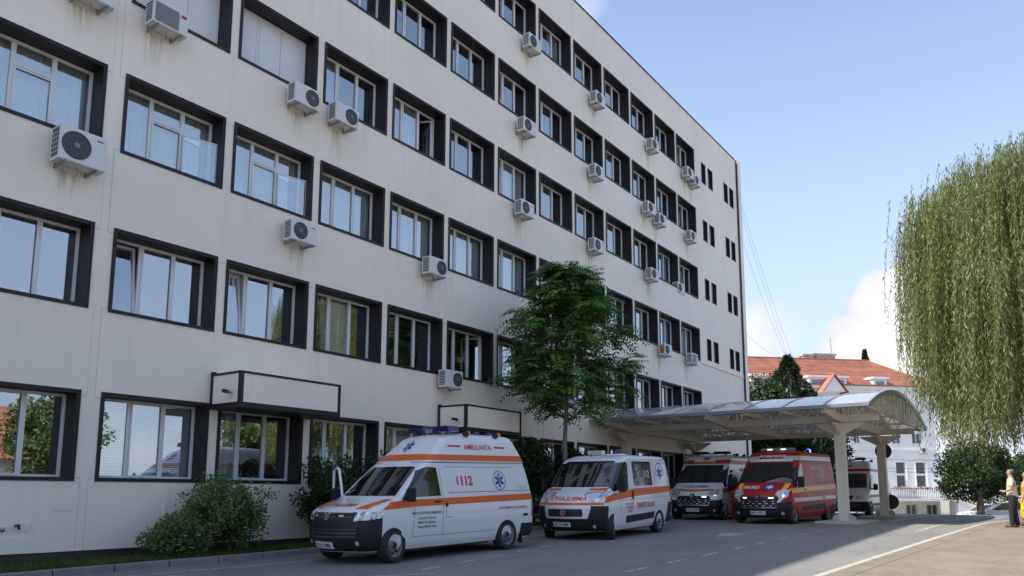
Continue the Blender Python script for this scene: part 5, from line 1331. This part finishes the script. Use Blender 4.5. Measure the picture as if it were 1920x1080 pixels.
v.mirrorF('fog_lamp', circle(.66, .40, .045), 'lamp', .018); v.mirrorF('strobe', rrect(.30, .40, .885, .91, .01), 'plate', .02); v.plate('AR 67 AMB', -.08, .37)
v.line([(-1.33, 1.85), (-1.33, .45)]); v.line([(-.55, 1.16), (-.50, .75), (-.47, .42)]); v.line([(-.50, .46), (-2.98, .46)]); v.line([(-1.45, 1.82), (-3.75, 1.82)]); v.line([(-1.40, 1.10), (-1.42, .80), (-1.62, .80)])
v.line([(-1.52, 1.29), (-4.28, 1.30)], w=.012); v.both('roof_gutter', [(-.9, 1.905), (-4.22, 1.915), (-4.22, 1.93), (-.9, 1.92)], 'grey_trim', .006)
v.patch('door_handle', rrect(-1.27, -1.08, 1.105, 1.135, .012), 'L', 'black', .03, rim=True); v.patch('door_handle', rrect(-1.45, -1.41, 1.01, 1.09, .012), 'L', 'black', .03, rim=True); v.patch('fuel_cap', rrect(-4.14, -3.98, .72, .78, .02), 'L', 'black', .01)
v.both('rear_bumper', [(-3.88, .27), (-4.36, .27), (-4.36, .56), (-3.92, .56)], 'black', .018, rim=True); v.patch('tail_lamp', [(-4.36, .70), (-4.28, .70), (-4.28, 1.05), (-4.36, 1.05)], 'L', 'red_lamp', .01)
for sg in (-1, 1): v.part(MB().box(-3.95, -3.93, sg * .93 - .12, sg * .93 + .0, .12, .42), 'mud_flap', 'rubber')
v.part(MB().box(-2.95, -.45, -.76, .76, .19, .24), 'underbody', 'black')
v.mirror_arm(-.30, 1.27, .96); lightbar(v, -2.0, 2.535, .62, d=.17, h=.12)
for x, mt in ((-3.0, 'blue_glass'), (-3.55, 'blue_glass'), (-2.72, 'amber'), (-3.78, 'amber')): beacon(v, x, .38 if x != -3.55 else .3, 2.50, .085 if mt == 'blue_glass' else .06, .13, mt)
for x in (-2.35, -3.35): roof_flood(v, x, .56, 2.49)
# far-side door standing open
dr = empty('open_door', (-.30, -.955, 0), R_(180 - 62), v.root)
d_ = MB()
d_.tube([(.0, 0, 1.15), (.18, 0, 1.48), (.42, 0, 1.79), (.60, 0, 1.83), (1.0, 0, 1.80), (1.05, 0, 1.15)], .03, 8); d_.box(-.02, 1.06, -.03, .03, .45, 1.16)
d_.build('door_panel', M['white_paint'], dr); MB().quad([(.05, 0, 1.16), (1.02, 0, 1.16), (.98, 0, 1.79), (.58, 0, 1.81), (.42, 0, 1.76), (.2, 0, 1.46)]).build('door_glass', M['pane'], dr)
dr.rotation_euler.z = R_(180 + 62)

# ---------------------------------------------------------------- second: low-roof van
SL2 = [(.22, .66, .90, -3.84, .26, .22), (.34, .80, .97, -3.90, .28, .25), (.55, .86, 1.0, -3.94, .28, .26), (.80, .86, 1.02, -3.95, .28, .26), (.92, .80, 1.02, -3.95, .27, .25), (1.06, .66, 1.02, -3.945, .24, .24), (1.18, .46, 1.015, -3.94, .2, .22), (1.28, .20, 1.01, -3.935, .16, .2), (1.33, .10, 1.0, -3.93, .15, .17),
       (1.65, -.22, .965, -3.88, .14, .15), (1.98, -.56, .93, -3.82, .13, .15), (2.06, -.68, .915, -3.80, .13, .18), (2.14, -.88, .88, -3.77, .12, .2), (2.185, -1.12, .80, -3.72, .1, .2)]
v = Van('low_roof_ambulance', 'low-roof white ambulance with orange band and dark side window, second in row', -10.577, 17.76, 2.35, 0, SL2, 'white_paint', 3.0, arch_r=.41, arch_z=.34, track=1.0, steer=22)
v.patch('windscreen', [(-.86, 1.33), (.86, 1.33), (.74, 2.00), (.70, 2.02), (-.70, 2.02), (-.74, 2.00)], 'F', 'glass_car', .006)
v.both('side_window', [(.02, 1.22), (-.95, 1.24), (-1.02, 1.96), (-.92, 2.0), (-.66, 1.97), (-.42, 1.82), (-.10, 1.42)], 'glass_car', .006)
v.patch('rear_side_window', rrect(-2.58, -1.32, 1.35, 2.02, .05), 'L', 'glass_car', .006); v.text('112', -2.2, 1.58, .20, 'L', 'plate', width=.36)
v.both('waist_band', [(.42, .93), (.30, 1.09), (.0, 1.16), (-1.26, 1.28), (-3.90, 1.33), (-3.90, 1.165), (-1.26, 1.07), (.0, .99)], 'orange', .005)
v.patch('front_band', [(-.95, .885), (.95, .885), (.95, .945), (-.95, .945)], 'F', 'orange', .005, g=.06)
v.mirrorF('bonnet_stripe', [(.42, 1.25), (.86, 1.24), (.90, 1.31), (.42, 1.30)], 'orange', .005, g=.05)
v.text('AMBULANTA', 0.0, 1.0, .095, 'F', 'red_film', mirror=True, width=1.1, bold=.02)
v.patch('bumper', [(-.98, .24), (.98, .24), (.98, .82), (.68, .83), (.60, .55), (-.60, .55), (-.68, .83), (-.98, .82)], 'F', 'black', .014, g=.07); v.both('bumper', [(.30, .25), (.30, .86), (.62, .86), (.62, .25)], 'black', .0141)
v.patch('grille', rrect(-.49, .49, .60, .79, .03), 'F', 'black', .014)
for z in (.63, .675, .72, .765): slat(v, -.47, .47, z, z + .014)
v.patch('brand_emblem', circle(0, .70, .08, 20), 'F', 'chrome', .03, rim=True); v.patch('brand_emblem', circle(0, .70, .058, 20), 'F', 'red_film', .034)
v.mirrorF('headlamp', [(.58, .97), (.80, .95), (.95, 1.10), (.97, 1.26), (.85, 1.22), (.62, 1.12)], 'lamp', .012, g=.05, rim=True); v.both('headlamp', [(.50, 1.0), (.28, 1.10), (.20, 1.22), (.5, 1.18)], 'lamp', .012, g=.05)
v.mirrorF('fog_lamp', circle(.72, .35, .045), 'lamp', .02); v.plate('AR 24 AMB', -.08, .41)
v.both('side_trim', [(-.76, .38), (-.78, .57), (-2.64, .62), (-2.62, .44)], 'black', .012, rim=True); v.both('rear_bumper', [(-3.48, .28), (-3.92, .28), (-3.92, .86), (-3.62, .86)], 'black', .014)
v.text('TRANSPORT PACIENTI', -2.02, .76, .14, 'L', 'red_film', width=1.2, bold=.02)
for k, t in enumerate(('NON URGENTE', 'URGENTE', 'ACASA')): v.text(t, -.98, .85 - k * .095, .06, 'L', 'red_film', width=(.5, .42, .28)[k], bold=.01)
v.star(-3.18, 1.70, .18, 'L'); 
for k in range(14):
    a = R_(-10 + k * 15); v.patch('emblem_ring', [(-3.18 + .27 * d * math.cos(a + e), 1.70 + .27 * d * math.sin(a + e)) for d, e in ((1, -.09), (1, .09), (1.12, .09), (1.12, -.09))], 'L', 'text_dark', .007)
v.line([(-1.13, 2.05), (-1.13, .40)]); v.line([(-.05, 1.2), (-.42, .95), (-.5, .42)]); v.line([(-2.72, 2.05), (-2.72, .66)]); v.line([(-1.15, 2.08), (-3.78, 2.10)], w=.012); v.line([(-.5, .98), (-3.6, 1.03)])
v.patch('door_handle', rrect(-1.20, -1.15, 1.0, 1.22, .015), 'L', 'black', .025, rim=True); v.patch('tail_lamp', [(-3.92, .90), (-3.82, .90), (-3.80, 1.3), (-3.92, 1.3)], 'L', 'red_lamp', .01)
v.part(MB().box(-2.55, -.45, -.80, .80, .18, .23), 'underbody', 'black'); v.mirror_arm(-.26, 1.38, 1.0, .2, .36)
beacon(v, -1.75, .30, 2.22, .12, .16); v.part(MB().box(-1.95, -1.55, .05, .5, 2.19, 2.24), 'beacon_base', 'white_paint'); v.part(MB().box(-1.62, -1.42, -.45, .0, 2.22, 2.34), 'roof_box', 'white_paint'); v.part(MB().box(-1.419, -1.40, -.43, -.02, 2.23, 2.33), 'roof_box_vent', 'concrete')
v.part(MB().tube([(-.95, -.1, 2.15), (-.98, -.1, 2.24)], .012, 6).tube([(-.9, -.7, 2.08), (-.92, -.7, 2.16)], .012, 6), 'washer_jets', 'black')

# ---------------------------------------------------------------- tall vans with chevron grille (white ambulance, red rescue van)
SL3 = [(.20, .62, .92, -4.72, .24, .22), (.34, .76, .98, -4.78, .26, .26), (.55, .80, 1.01, -4.80, .27, .27), (.80, .78, 1.03, -4.80, .27, .27), (.92, .72, 1.03, -4.80, .26, .26), (1.06, .58, 1.03, -4.80, .23, .25), (1.20, .38, 1.025, -4.79, .19, .22), (1.32, .16, 1.02, -4.78, .16, .2), (1.38, .06, 1.01, -4.775, .15, .17),
       (1.70, -.24, .98, -4.74, .14, .15), (2.08, -.58, .945, -4.70, .13, .15), (2.14, -.64, .94, -4.69, .13, .15), (2.34, -.84, .92, -4.66, .12, .17), (2.45, -1.02, .885, -4.63, .11, .2), (2.49, -1.22, .82, -4.6, .1, .2)]
def tall_van(name, label, X, Y, th, fire):
    v = Van(name, label, X, Y, th, 0, SL3, 'red_paint' if fire else 'white_paint', 3.68, arch_r=.41, arch_z=.345, track=1.0, wheel_r=.345, group='ambulances at the entrance' if not fire else None)
    v.patch('windscreen', [(-.88, 1.39), (.88, 1.39), (.78, 2.06), (.74, 2.085), (-.74, 2.085), (-.78, 2.06)], 'F', 'glass_car', .006)
    v.both('side_window', [(.0, 1.24), (-1.0, 1.26), (-1.08, 2.0), (-1.0, 2.05), (-.80, 2.04), (-.50, 1.86), (-.16, 1.46)], 'glass_car', .006)
    if fire:
        v.patch('roof_band', [(-.76, 2.125), (.76, 2.125), (.75, 2.215), (-.75, 2.215)], 'F', 'plate', .005)
        v.both('roof_band', [(-.66, 2.16), (-.68, 2.31), (-4.5, 2.36), (-4.5, 2.20)], 'silver', .005)
        v.both('waist_band', [(.22, 1.03), (.10, 1.19), (-1.2, 1.25), (-4.72, 1.34), (-4.72, 1.16), (-1.2, 1.09)], 'yellow', .005)
        v.both('lower_band', [(.12, .73), (.10, .87), (-1.2, .87), (-4.74, .93), (-4.74, .80), (-1.2, .74)], 'silver', .005)
        v.mirrorF('bonnet_stripe', [(.66, .93), (.79, .93), (.90, 1.36), (.72, 1.36)], 'yellow', .005, g=.05)
        v.text('POMPIERII', .0, 2.27, .085, 'F', 'plate', width=.92, bold=.015, shear=.2); v.text('SMURD', -.36, 1.18, .09, 'F', 'plate', width=.62, bold=.025)
        P = circle(.30, 1.225, .20, 24, .5); v.patch('emblem', P, 'F', 'blue', .006, g=.05); v.star(.30, 1.225, .12, 'F', .009, mt='plate', squash=.55); 
        v.text('SMURD', -3.0, 1.55, .16, 'L', 'plate', width=.9, bold=.02); v.patch('marking', rrect(-3.35, -2.95, .80, .89, .02), 'L', 'red_film', .008); v.patch('marking', rrect(-2.7, -2.4, .78, .88, .03), 'L', 'plate', .008)
        v.text('POMPIERII', -2.6, 1.82, .15, 'L', 'plate', width=1.3, bold=.02)
    else:
        v.patch('roof_band', [(-.76, 2.13), (.76, 2.13), (.75, 2.22), (-.75, 2.22)], 'F', 'orange', .005)
        v.both('roof_band', [(-.66, 2.13), (-.68, 2.29), (-4.5, 2.33), (-4.5, 2.18)], 'red_film', .005)
        v.both('waist_band', [(.22, 1.02), (.10, 1.19), (-1.2, 1.22), (-4.72, 1.30), (-4.72, 1.14), (-1.2, 1.06)], 'red_film', .005)
        v.patch('front_band', [(-.88, 1.10), (.0, 1.06), (.88, 1.10), (.86, 1.17), (.0, 1.13), (-.86, 1.17)], 'F', 'orange', .005, g=.06)
        v.text('AMBULANTA', 0, 1.21, .07, 'F', 'text_dark', mirror=True, width=1.0, bold=.015); v.star(.05, 2.34, .14, 'F', squash=.6); v.star(-3.2, 1.72, .2, 'L'); v.text('AMBULANTA', -2.6, 1.85, .14, 'L', 'red_film', width=1.2)
        v.patch('fuel_cap', circle(-.95, .80, .09), 'L', 'red_film', .006)
    v.patch('bumper', [(-1.0, .22), (1.0, .22), (1.0, .62), (.70, .72), (.55, .55), (-.55, .55), (-.70, .72), (-1.0, .62)], 'F', 'black', .014, g=.07); v.both('bumper', [(.30, .23), (.30, .72), (.22, .80), (.60, .72), (.60, .23)], 'black', .0141)
    v.patch('grille', [(-.55, .57), (.55, .57), (.66, .80), (.60, .90), (-.60, .90), (-.66, .80)], 'F', 'black', .012, g=.07)
    v.patch('grille_rim', [(-.60, .535), (.60, .535), (.60, .555), (-.60, .555)], 'F', 'chrome', .03)
    for z, n, w_ in ((.61, 5, .44), (.68, 6, .52), (.75, 5, .50)):
        for k in range(n): u = -w_ + 2 * w_ * k / (n - 1); v.patch('grille_tooth', [(u - .055, z), (u, z - .016), (u + .055, z), (u + .03, z + .014), (u - .03, z + .014)], 'F', 'silver', .022, g=.5)
    v.patch('brand_emblem', circle(0, .86, .105, 20), 'F', 'black', .03, rim=True); v.patch('brand_emblem', [(0, .775), (.055, .86), (0, .945), (-.055, .86)], 'F', 'chrome', .05, rim=True, g=.5)
    v.mirrorF('headlamp', [(.60, .70), (.72, .74), (.90, .98), (.97, 1.18), (.86, 1.12), (.72, .95)], 'lamp', .014, g=.05, rim=True); v.both('headlamp', [(.54, .80), (.36, .95), (.24, 1.16), (.40, 1.10), (.54, .98)], 'lamp', .014, g=.05)
    v.mirrorF('headlamp_lens', circle(.80, .93, .05), 'chrome', .02)
    if fire: v.mirrorF('strobe', rrect(.36, .52, .84, .885, .015), 'lamp_on', .025)
    else: v.patch('strobe', rrect(.36, .52, .83, .885, .015), 'F', 'lamp_on', .025)
    v.mirrorF('fog_lamp', circle(.76, .36, .05), 'lamp', .02); v.plate('MAI 43892' if fire else 'AR 10 AMB', .0, .39)
    v.both('side_trim', [(-.8, .42), (-.8, .58), (-3.3, .64), (-3.3, .46)], 'black', .012, rim=True); v.both('rear_bumper', [(-4.2, .24), (-4.76, .24), (-4.76, .58), (-4.24, .58)], 'black', .014)
    v.line([(-1.18, 2.1), (-1.18, .36)]); v.line([(-.12, 1.24), (-.46, .95), (-.52, .42)]); v.line([(-2.5, 2.1), (-2.5, .66)]); v.line([(-1.2, 2.12), (-4.65, 2.16)], w=.012); v.line([(-2.52, 1.38), (-4.7, 1.42)], w=.02)
    v.patch('door_handle', rrect(-1.14, -.94, 1.13, 1.17, .012), 'L', 'black', .03, rim=True); v.patch('tail_lamp', [(-4.74, .95), (-4.66, .95), (-4.64, 1.5), (-4.72, 1.5)], 'L', 'red_lamp', .01)
    v.part(MB().box(-3.2, -.46, -.82, .82, .16, .21), 'underbody', 'black'); v.mirror_arm(-.28, 1.40, 1.0, .2, .38)
    if fire:
        lb = MB().prism([(-.62, 0), (.62, 0), (.56, .10), (-.56, .10)], -1.62, -1.36, 'x'); v.part(lb, 'light_bar', 'grey_trim', None, (0, 0, 2.53))
        for y in (-.24, .24): v.part(MB().box(-1.359, -1.34, y - .09, y + .09, 2.555, 2.60), 'bar_lamp', 'lamp_on')
        beacon(v, -3.2, .55, 2.49, .08, .15, 'blue_on'); roof_flood(v, -2.3, .74, 2.48); v.part(MB().prism([(-.3, 2.50), (.3, 2.50), (.25, 2.62), (-.25, 2.62)], -2.6, -2.0, 'x'), 'roof_vent', 'silver')
    else:
        lightbar(v, -1.6, 2.50, .75, 'black', .18, .10); beacon(v, -2.9, .5, 2.48, .08, .13); roof_flood(v, -2.3, .74, 2.48); roof_flood(v, -3.2, .74, 2.48)
    return v
tall_van('tall_ambulance', 'white ambulance with chevron grille and lit strobe, half hidden behind red van', -11.62, 28.5, 1.5, False)
tall_van('fire_rescue_van', 'red rescue van with yellow and silver bands under the canopy edge', -8.558, 26.85, -2.65, True)

# ---------------------------------------------------------------- farthest: white ambulance behind the posts
SL4 = [(.20, .66, .86, -4.3, .18, .2), (.34, .76, .92, -4.35, .18, .22), (.60, .78, .955, -4.37, .18, .22), (.85, .70, .96, -4.37, .18, .22), (.98, .56, .96, -4.37, .16, .22), (1.10, .28, .955, -4.36, .14, .2), (1.18, .04, .95, -4.36, .13, .17), (1.55, -.32, .89, -4.32, .12, .15), (1.85, -.62, .83, -4.27, .12, .15), (1.95, -.72, .82, -4.25, .12, .17), (2.28, -.92, .76, -4.15, .1, .2), (2.40, -1.1, .68, -4.1, .1, .2)]
fwd = on_x(1632, 968, -7.0)
v = Van('parked_ambulance', 'white ambulance with pale red band seen between the two canopy posts', -7.95, 36.2, -1, 0, SL4, 'white_paint', 3.2, arch_r=.39, arch_z=.335, track=.95)
v.patch('windscreen', [(-.80, 1.20), (.80, 1.20), (.70, 1.84), (-.70, 1.84)], 'F', 'glass_car', .006); v.both('side_window', [(-.12, 1.16), (-1.1, 1.18), (-1.1, 1.80), (-.80, 1.80), (-.35, 1.42)], 'glass_car', .006)
v.patch('roof_band', [(-.70, 1.93), (.70, 1.93), (.68, 2.05), (-.68, 2.05)], 'F', 'red_film', .005); v.both('roof_band', [(-.78, 1.93), (-.86, 2.06), (-4.1, 2.06), (-4.15, 1.93)], 'red_film', .005); v.both('waist_band', [(.3, .78), (.2, .90), (-4.3, 1.0), (-4.3, .88)], 'red_film', .005)
v.star(.0, 2.18, .10, 'F', squash=.6); v.patch('bumper', [(-.93, .22), (.93, .22), (.93, .62), (-.93, .62)], 'F', 'black', .014, g=.07); v.both('bumper', [(.6, .23), (.40, .23), (.40, .60), (.6, .62)], 'black', .014)
v.patch('grille', [(-.34, .68), (.34, .68), (.42, .86), (-.42, .86)], 'F', 'black', .012); v.mirrorF('headlamp', [(.48, .70), (.76, .72), (.84, .88), (.52, .86)], 'lamp', .012, rim=True); v.patch('brand_emblem', circle(0, .80, .07), 'F', 'chrome', .02)
v.both('side_trim', [(-.5, .46), (-.5, .54), (-2.7, .54), (-2.7, .46)], 'black', .012); v.mirror_arm(-.3, 1.24, .95); lightbar(v, -1.3, 2.40, .62, 'blue_glass', .16, .12); roof_flood(v, -1.9, .62, 2.38); v.line([(-1.2, 1.85), (-1.2, .4)]); v.plate('AR 05 AMB', 0, .42)
v.part(MB().box(-2.75, -.45, -.76, .76, .16, .21), 'underbody', 'black')

# ---------------------------------------------------------------- distant parked cars
def car(px, py, d, ang_, label, paint):
    p = at(px, py, d); base = Vector((p.x, p.y, zg(p.y)))
    r = empty('parked_car', base, ang_); tag(r, label, 'car', 'cars parked far away')
    prof = [(2.1, .35), (2.12, .62), (1.95, .80), (1.15, .95), (.45, 1.42), (-.6, 1.48), (-1.5, 1.30), (-2.0, .98), (-2.1, .5), (-2.05, .3)]
    for nm, pf, hw, mt in (('body', [(2.1, .3), (2.14, .6), (1.95, .80), (1.15, .93), (-2.02, .98), (-2.12, .6), (-2.05, .3)], .86, paint), ('cabin', [(1.15, .931), (.42, 1.42), (-.6, 1.48), (-1.45, 1.34), (-1.95, .981)], .72, 'glass_car')):
        MB().prism(pf, -hw, hw, 'y').build(nm, M[mt], r, fixn=True)
    MB().prism([(.45, 1.421), (-.6, 1.482), (-1.4, 1.36), (-.6, 1.50), (.4, 1.45)], -.7, .7, 'y').build('roof', M[paint], r)
    for s in (-1, 1):
        MB().bar((1.12, s * .73, .94), (.43, s * .70, 1.42), .06, .06).bar((-.35, s * .735, .96), (-.4, s * .70, 1.46), .08, .05).bar((-1.9, s * .73, .98), (-1.4, s * .68, 1.36), .1, .06).build('pillar', M[paint], r)
        MB().box(1.9, 2.13, s * .6 - .16, s * .6 + .16, .62, .76).build('headlight', M['lamp'], r)
        for x in (1.3, -1.3): 
            e = empty('wheel', (x, s * .80, .31), 0, r); MB().lathe([(.31, -.1), (.31, .1)], 22, 'y').build('tyre', M['rubber'], e); MB().lathe([(.2, s * .101), (.05, s * .115), (.001, s * .115)], 16, 'y').build('rim', M['rim'], e)
        MB().box(.55, .72, s * .90 - .07, s * .90 + .07, .95, 1.08).build('mirror', M['black'], r)
car(1884, 960, 58, R_(200), 'pale blue-white car parked beyond the crest, behind the man', 'white_paint')
car(1852, 960, 64, R_(205), 'white car parked farther off, left of the pale car behind the man', 'white_paint')

# ================================================================== people
def skin_mesh(name, joints, edges, mt, sub=2, smooth=True):
    """joints: list of (pos, rx, ry)"""
    me = bpy.data.meshes.new(name); me.from_pydata([j[0] for j in joints], edges, [])
    ob = bpy.data.objects.new(name, me); COL.objects.link(ob)
    md = ob.modifiers.new('s', 'SKIN'); md.use_smooth_shade = True; ob.modifiers.new('u', 'SUBSURF').levels = sub
    for i, j in enumerate(joints):
        sv = me.skin_vertices[0].data[i]; sv.radius = (j[1], j[2] if len(j) > 2 else j[1]); sv.use_root = i == 0
    dg = bpy.context.evaluated_depsgraph_get(); dg.update(); nm = bpy.data.meshes.new_from_object(ob.evaluated_get(dg)); bpy.data.objects.remove(ob)
    nm.materials.clear(); nm.materials.append(M[mt]); nm.polygons.foreach_set('use_smooth', [True] * len(nm.polygons)); return nm
def chain(n, a=0): return [(a + i, a + i + 1) for i in range(n - 1)]
def person(loc, rz, label, top, bottom, hair, dress=False, H=1.0, arms='front'):
    """faces local +x; left is +y"""
    J = [((0, 0, .96), .13, .15), ((.0, 0, 1.15), .115, .14), ((.01, 0, 1.36), .12, .165), ((0, 0, 1.47), .065, .075), ((.01, 0, 1.53), .06, .06), ((.03, 0, 1.605), .074, .068), ((.022, 0, 1.675), .088, .074), ((.005, 0, 1.735), .06, .055)]
    E = chain(8)
    def limb(start, pts):
        k = len(J); J.extend(pts); E.append((start, k)); E.extend(chain(len(pts), k)); return len(J) - 1
    for s in (-1, 1):
        limb(0, [((.0, s * .095, .88), .085), ((.015 + .03 * s, s * .10, .50), .058), ((-.01 + .06 * s, s * .105, .10), .042), ((.0 + .06 * s, s * .105, .05), .042), ((.14 + .06 * s, s * .115, .035), .034)])
        if arms == 'front': pts = [((.0, s * .20, 1.40), .055), ((-.02, s * .255, 1.14), .043), ((.17, s * .20, 1.06), .034), ((.24, s * .17, 1.075), .028)]
        else: pts = [((.0, s * .20, 1.40), .055), ((-.02, s * .245, 1.13), .043), ((.05, s * .25, .90), .034), ((.07, s * .25, .82), .028)]
        w = limb(2, pts); wp = Vector(pts[-1][0]); dr_ = (wp - Vector(pts[-2][0])).normalized()
        for q in range(4):
            b = Vector((0, (q - 1.5) * .02, 0)); f1 = wp + dr_ * .055 + b; f2 = f1 + dr_ * (.035 - .006 * abs(q - 1.4)) + Vector((.005, 0, -.012)); limb(w, [(tuple(f1), .010), (tuple(f2), .008)])
        limb(w, [(tuple(wp + dr_ * .02 + Vector((.0, -s * .035, .02))), .011), (tuple(wp + dr_ * .055 + Vector((.0, -s * .04, .025))), .009)])
    J = [((p[0][0] * H, p[0][1] * H, p[0][2] * H),) + tuple(r * H for r in p[1:]) for p in J]
    body = link('person', skin_mesh('body', J, E, 'skin'), None, loc, (0, 0, rz)); tag(body, label, 'person')
    # face features, hair
    f = MB(); f.prism([(.095 * H, 1.63 * H), (.122 * H, 1.625 * H), (.10 * H, 1.675 * H)], -.012, .012, 'y'); f.build('nose', M['skin'], body)
    for s in (-1, 1):
        MB().lathe([(.001, -.006), (.012, -.004), (.012, .004), (.001, .006)], 8, 'x', (.098 * H, s * .03, 1.668 * H)).build('eye', M['hair_dark'], body); MB().lathe([(.001, -.01), (.03, -.006), (.03, .006), (.001, .01)], 10, 'y', (.02 * H, s * .078, 1.65 * H)).build('ear', M['skin'], body)
    MB().box(.094 * H, .102 * H, -.022, .022, 1.595 * H, 1.602 * H).build('mouth', M['red_cloth'], body)
    hj = [((-.035 * H, 0, 1.59 * H), .07 * H, .078 * H), ((-.03 * H, 0, 1.67 * H), .108 * H, .096 * H), ((.008 * H, 0, 1.742 * H), .092 * H, .082 * H)]
    if dress: hj = [((-.05 * H, 0, 1.48 * H), .05 * H, .07 * H)] + [((p[0][0] - .02, p[0][1], p[0][2]),) + p[1:] for p in hj]
    link('hair', skin_mesh('hair', hj, chain(len(hj)), hair), body)
    # shirt
    sj = [((0, 0, .88), .165, .185), ((0, 0, .98), .16, .178), ((0, 0, 1.12), .148, .172), ((.01, 0, 1.36), .145, .19), ((0, 0, 1.49), .085, .095)]; se = chain(5)
    for s in (-1, 1):
        k = len(sj); sj += [((.0, s * .205, 1.40), .078), ((-.02, s * .25, 1.20), .068)]; se += [(3, k), (k, k + 1)]
        if arms != 'front': sj += [((.03, s * .255, .95), .055)]; se += [(k + 1, k + 2)]
    sc = lambda L: [((p[0][0] * H, p[0][1] * H, p[0][2] * H),) + tuple(r * H for r in p[1:]) for p in L]
    if not dress:
        link('shirt', skin_mesh('shirt', sc(sj), se, top), body)
        tj = [((0, 0, 1.03), .145, .16), ((0, 0, .90), .14, .155)]; te = [(0, 1)]
        for s in (-1, 1):
            k = len(tj); tj += [((.0, s * .095, .82), .105), ((.015 + .03 * s, s * .10, .50), .082), ((-.01 + .06 * s, s * .105, .10), .072), ((.06 * s, s * .105, .045), .070)]; te += [(1, k)] + chain(4, k)
        link('trousers', skin_mesh('trousers', sc(tj), te, bottom), body)
        MB().box(-.15 * H, .152 * H, -.165 * H, .165 * H, .955 * H, .985 * H).build('belt', M['leather'], body) if False else None
    else:
        dj = [((0, 0, 1.46), .08, .10), ((.01, 0, 1.34), .14, .175), ((0, 0, 1.1), .13, .155), ((0, 0, .92), .17, .19), ((.0, 0, .5), .23, .24), ((.0, 0, .12), .27, .28)]
        link('dress', skin_mesh('dress', sc(dj), chain(6), top), body)
    for s in (-1, 1):
        b = [((-.05 + .06 * s, s * .105, .045), .045, .045), ((.05 + .06 * s, s * .108, .045), .045, .045), ((.19 + .06 * s, s * .115, .035), .038, .035)]
        link('shoe', skin_mesh('shoe', sc(b), chain(3), 'leather'), body)
    return body
mp_ = on_y(1903, 986, 27.3); mz = zg(27.3) + .04
man = person((mp_.x - .0, 27.3, mz), R_(178), 'man in cream short-sleeved shirt and dark trousers standing on the pavement', 'cream', 'dark_cloth', 'hair', H=.975)
wp_ = on_y(1931, 984, 28.3)
person((wp_.x, 28.3, zg(28.3) + .04), R_(165), 'person in a long yellow dress at the photo\'s right edge', 'yellow_cloth', 'yellow_cloth', 'hair_dark', dress=True, H=.93, arms='down')
rp = on_y(1377, 930, 29.4)
pm = person((rp.x, 29.4, zg(29.4)), R_(-60), 'paramedic in red uniform standing between the white and red vans', 'red_cloth', 'red_cloth', 'hair_dark', H=.97, arms='down')
for z in (1.04, 1.22): MB().lathe([(.178, z), (.180, z + .045)], 20, 'z').build('reflective_band', M['hivis'], pm)
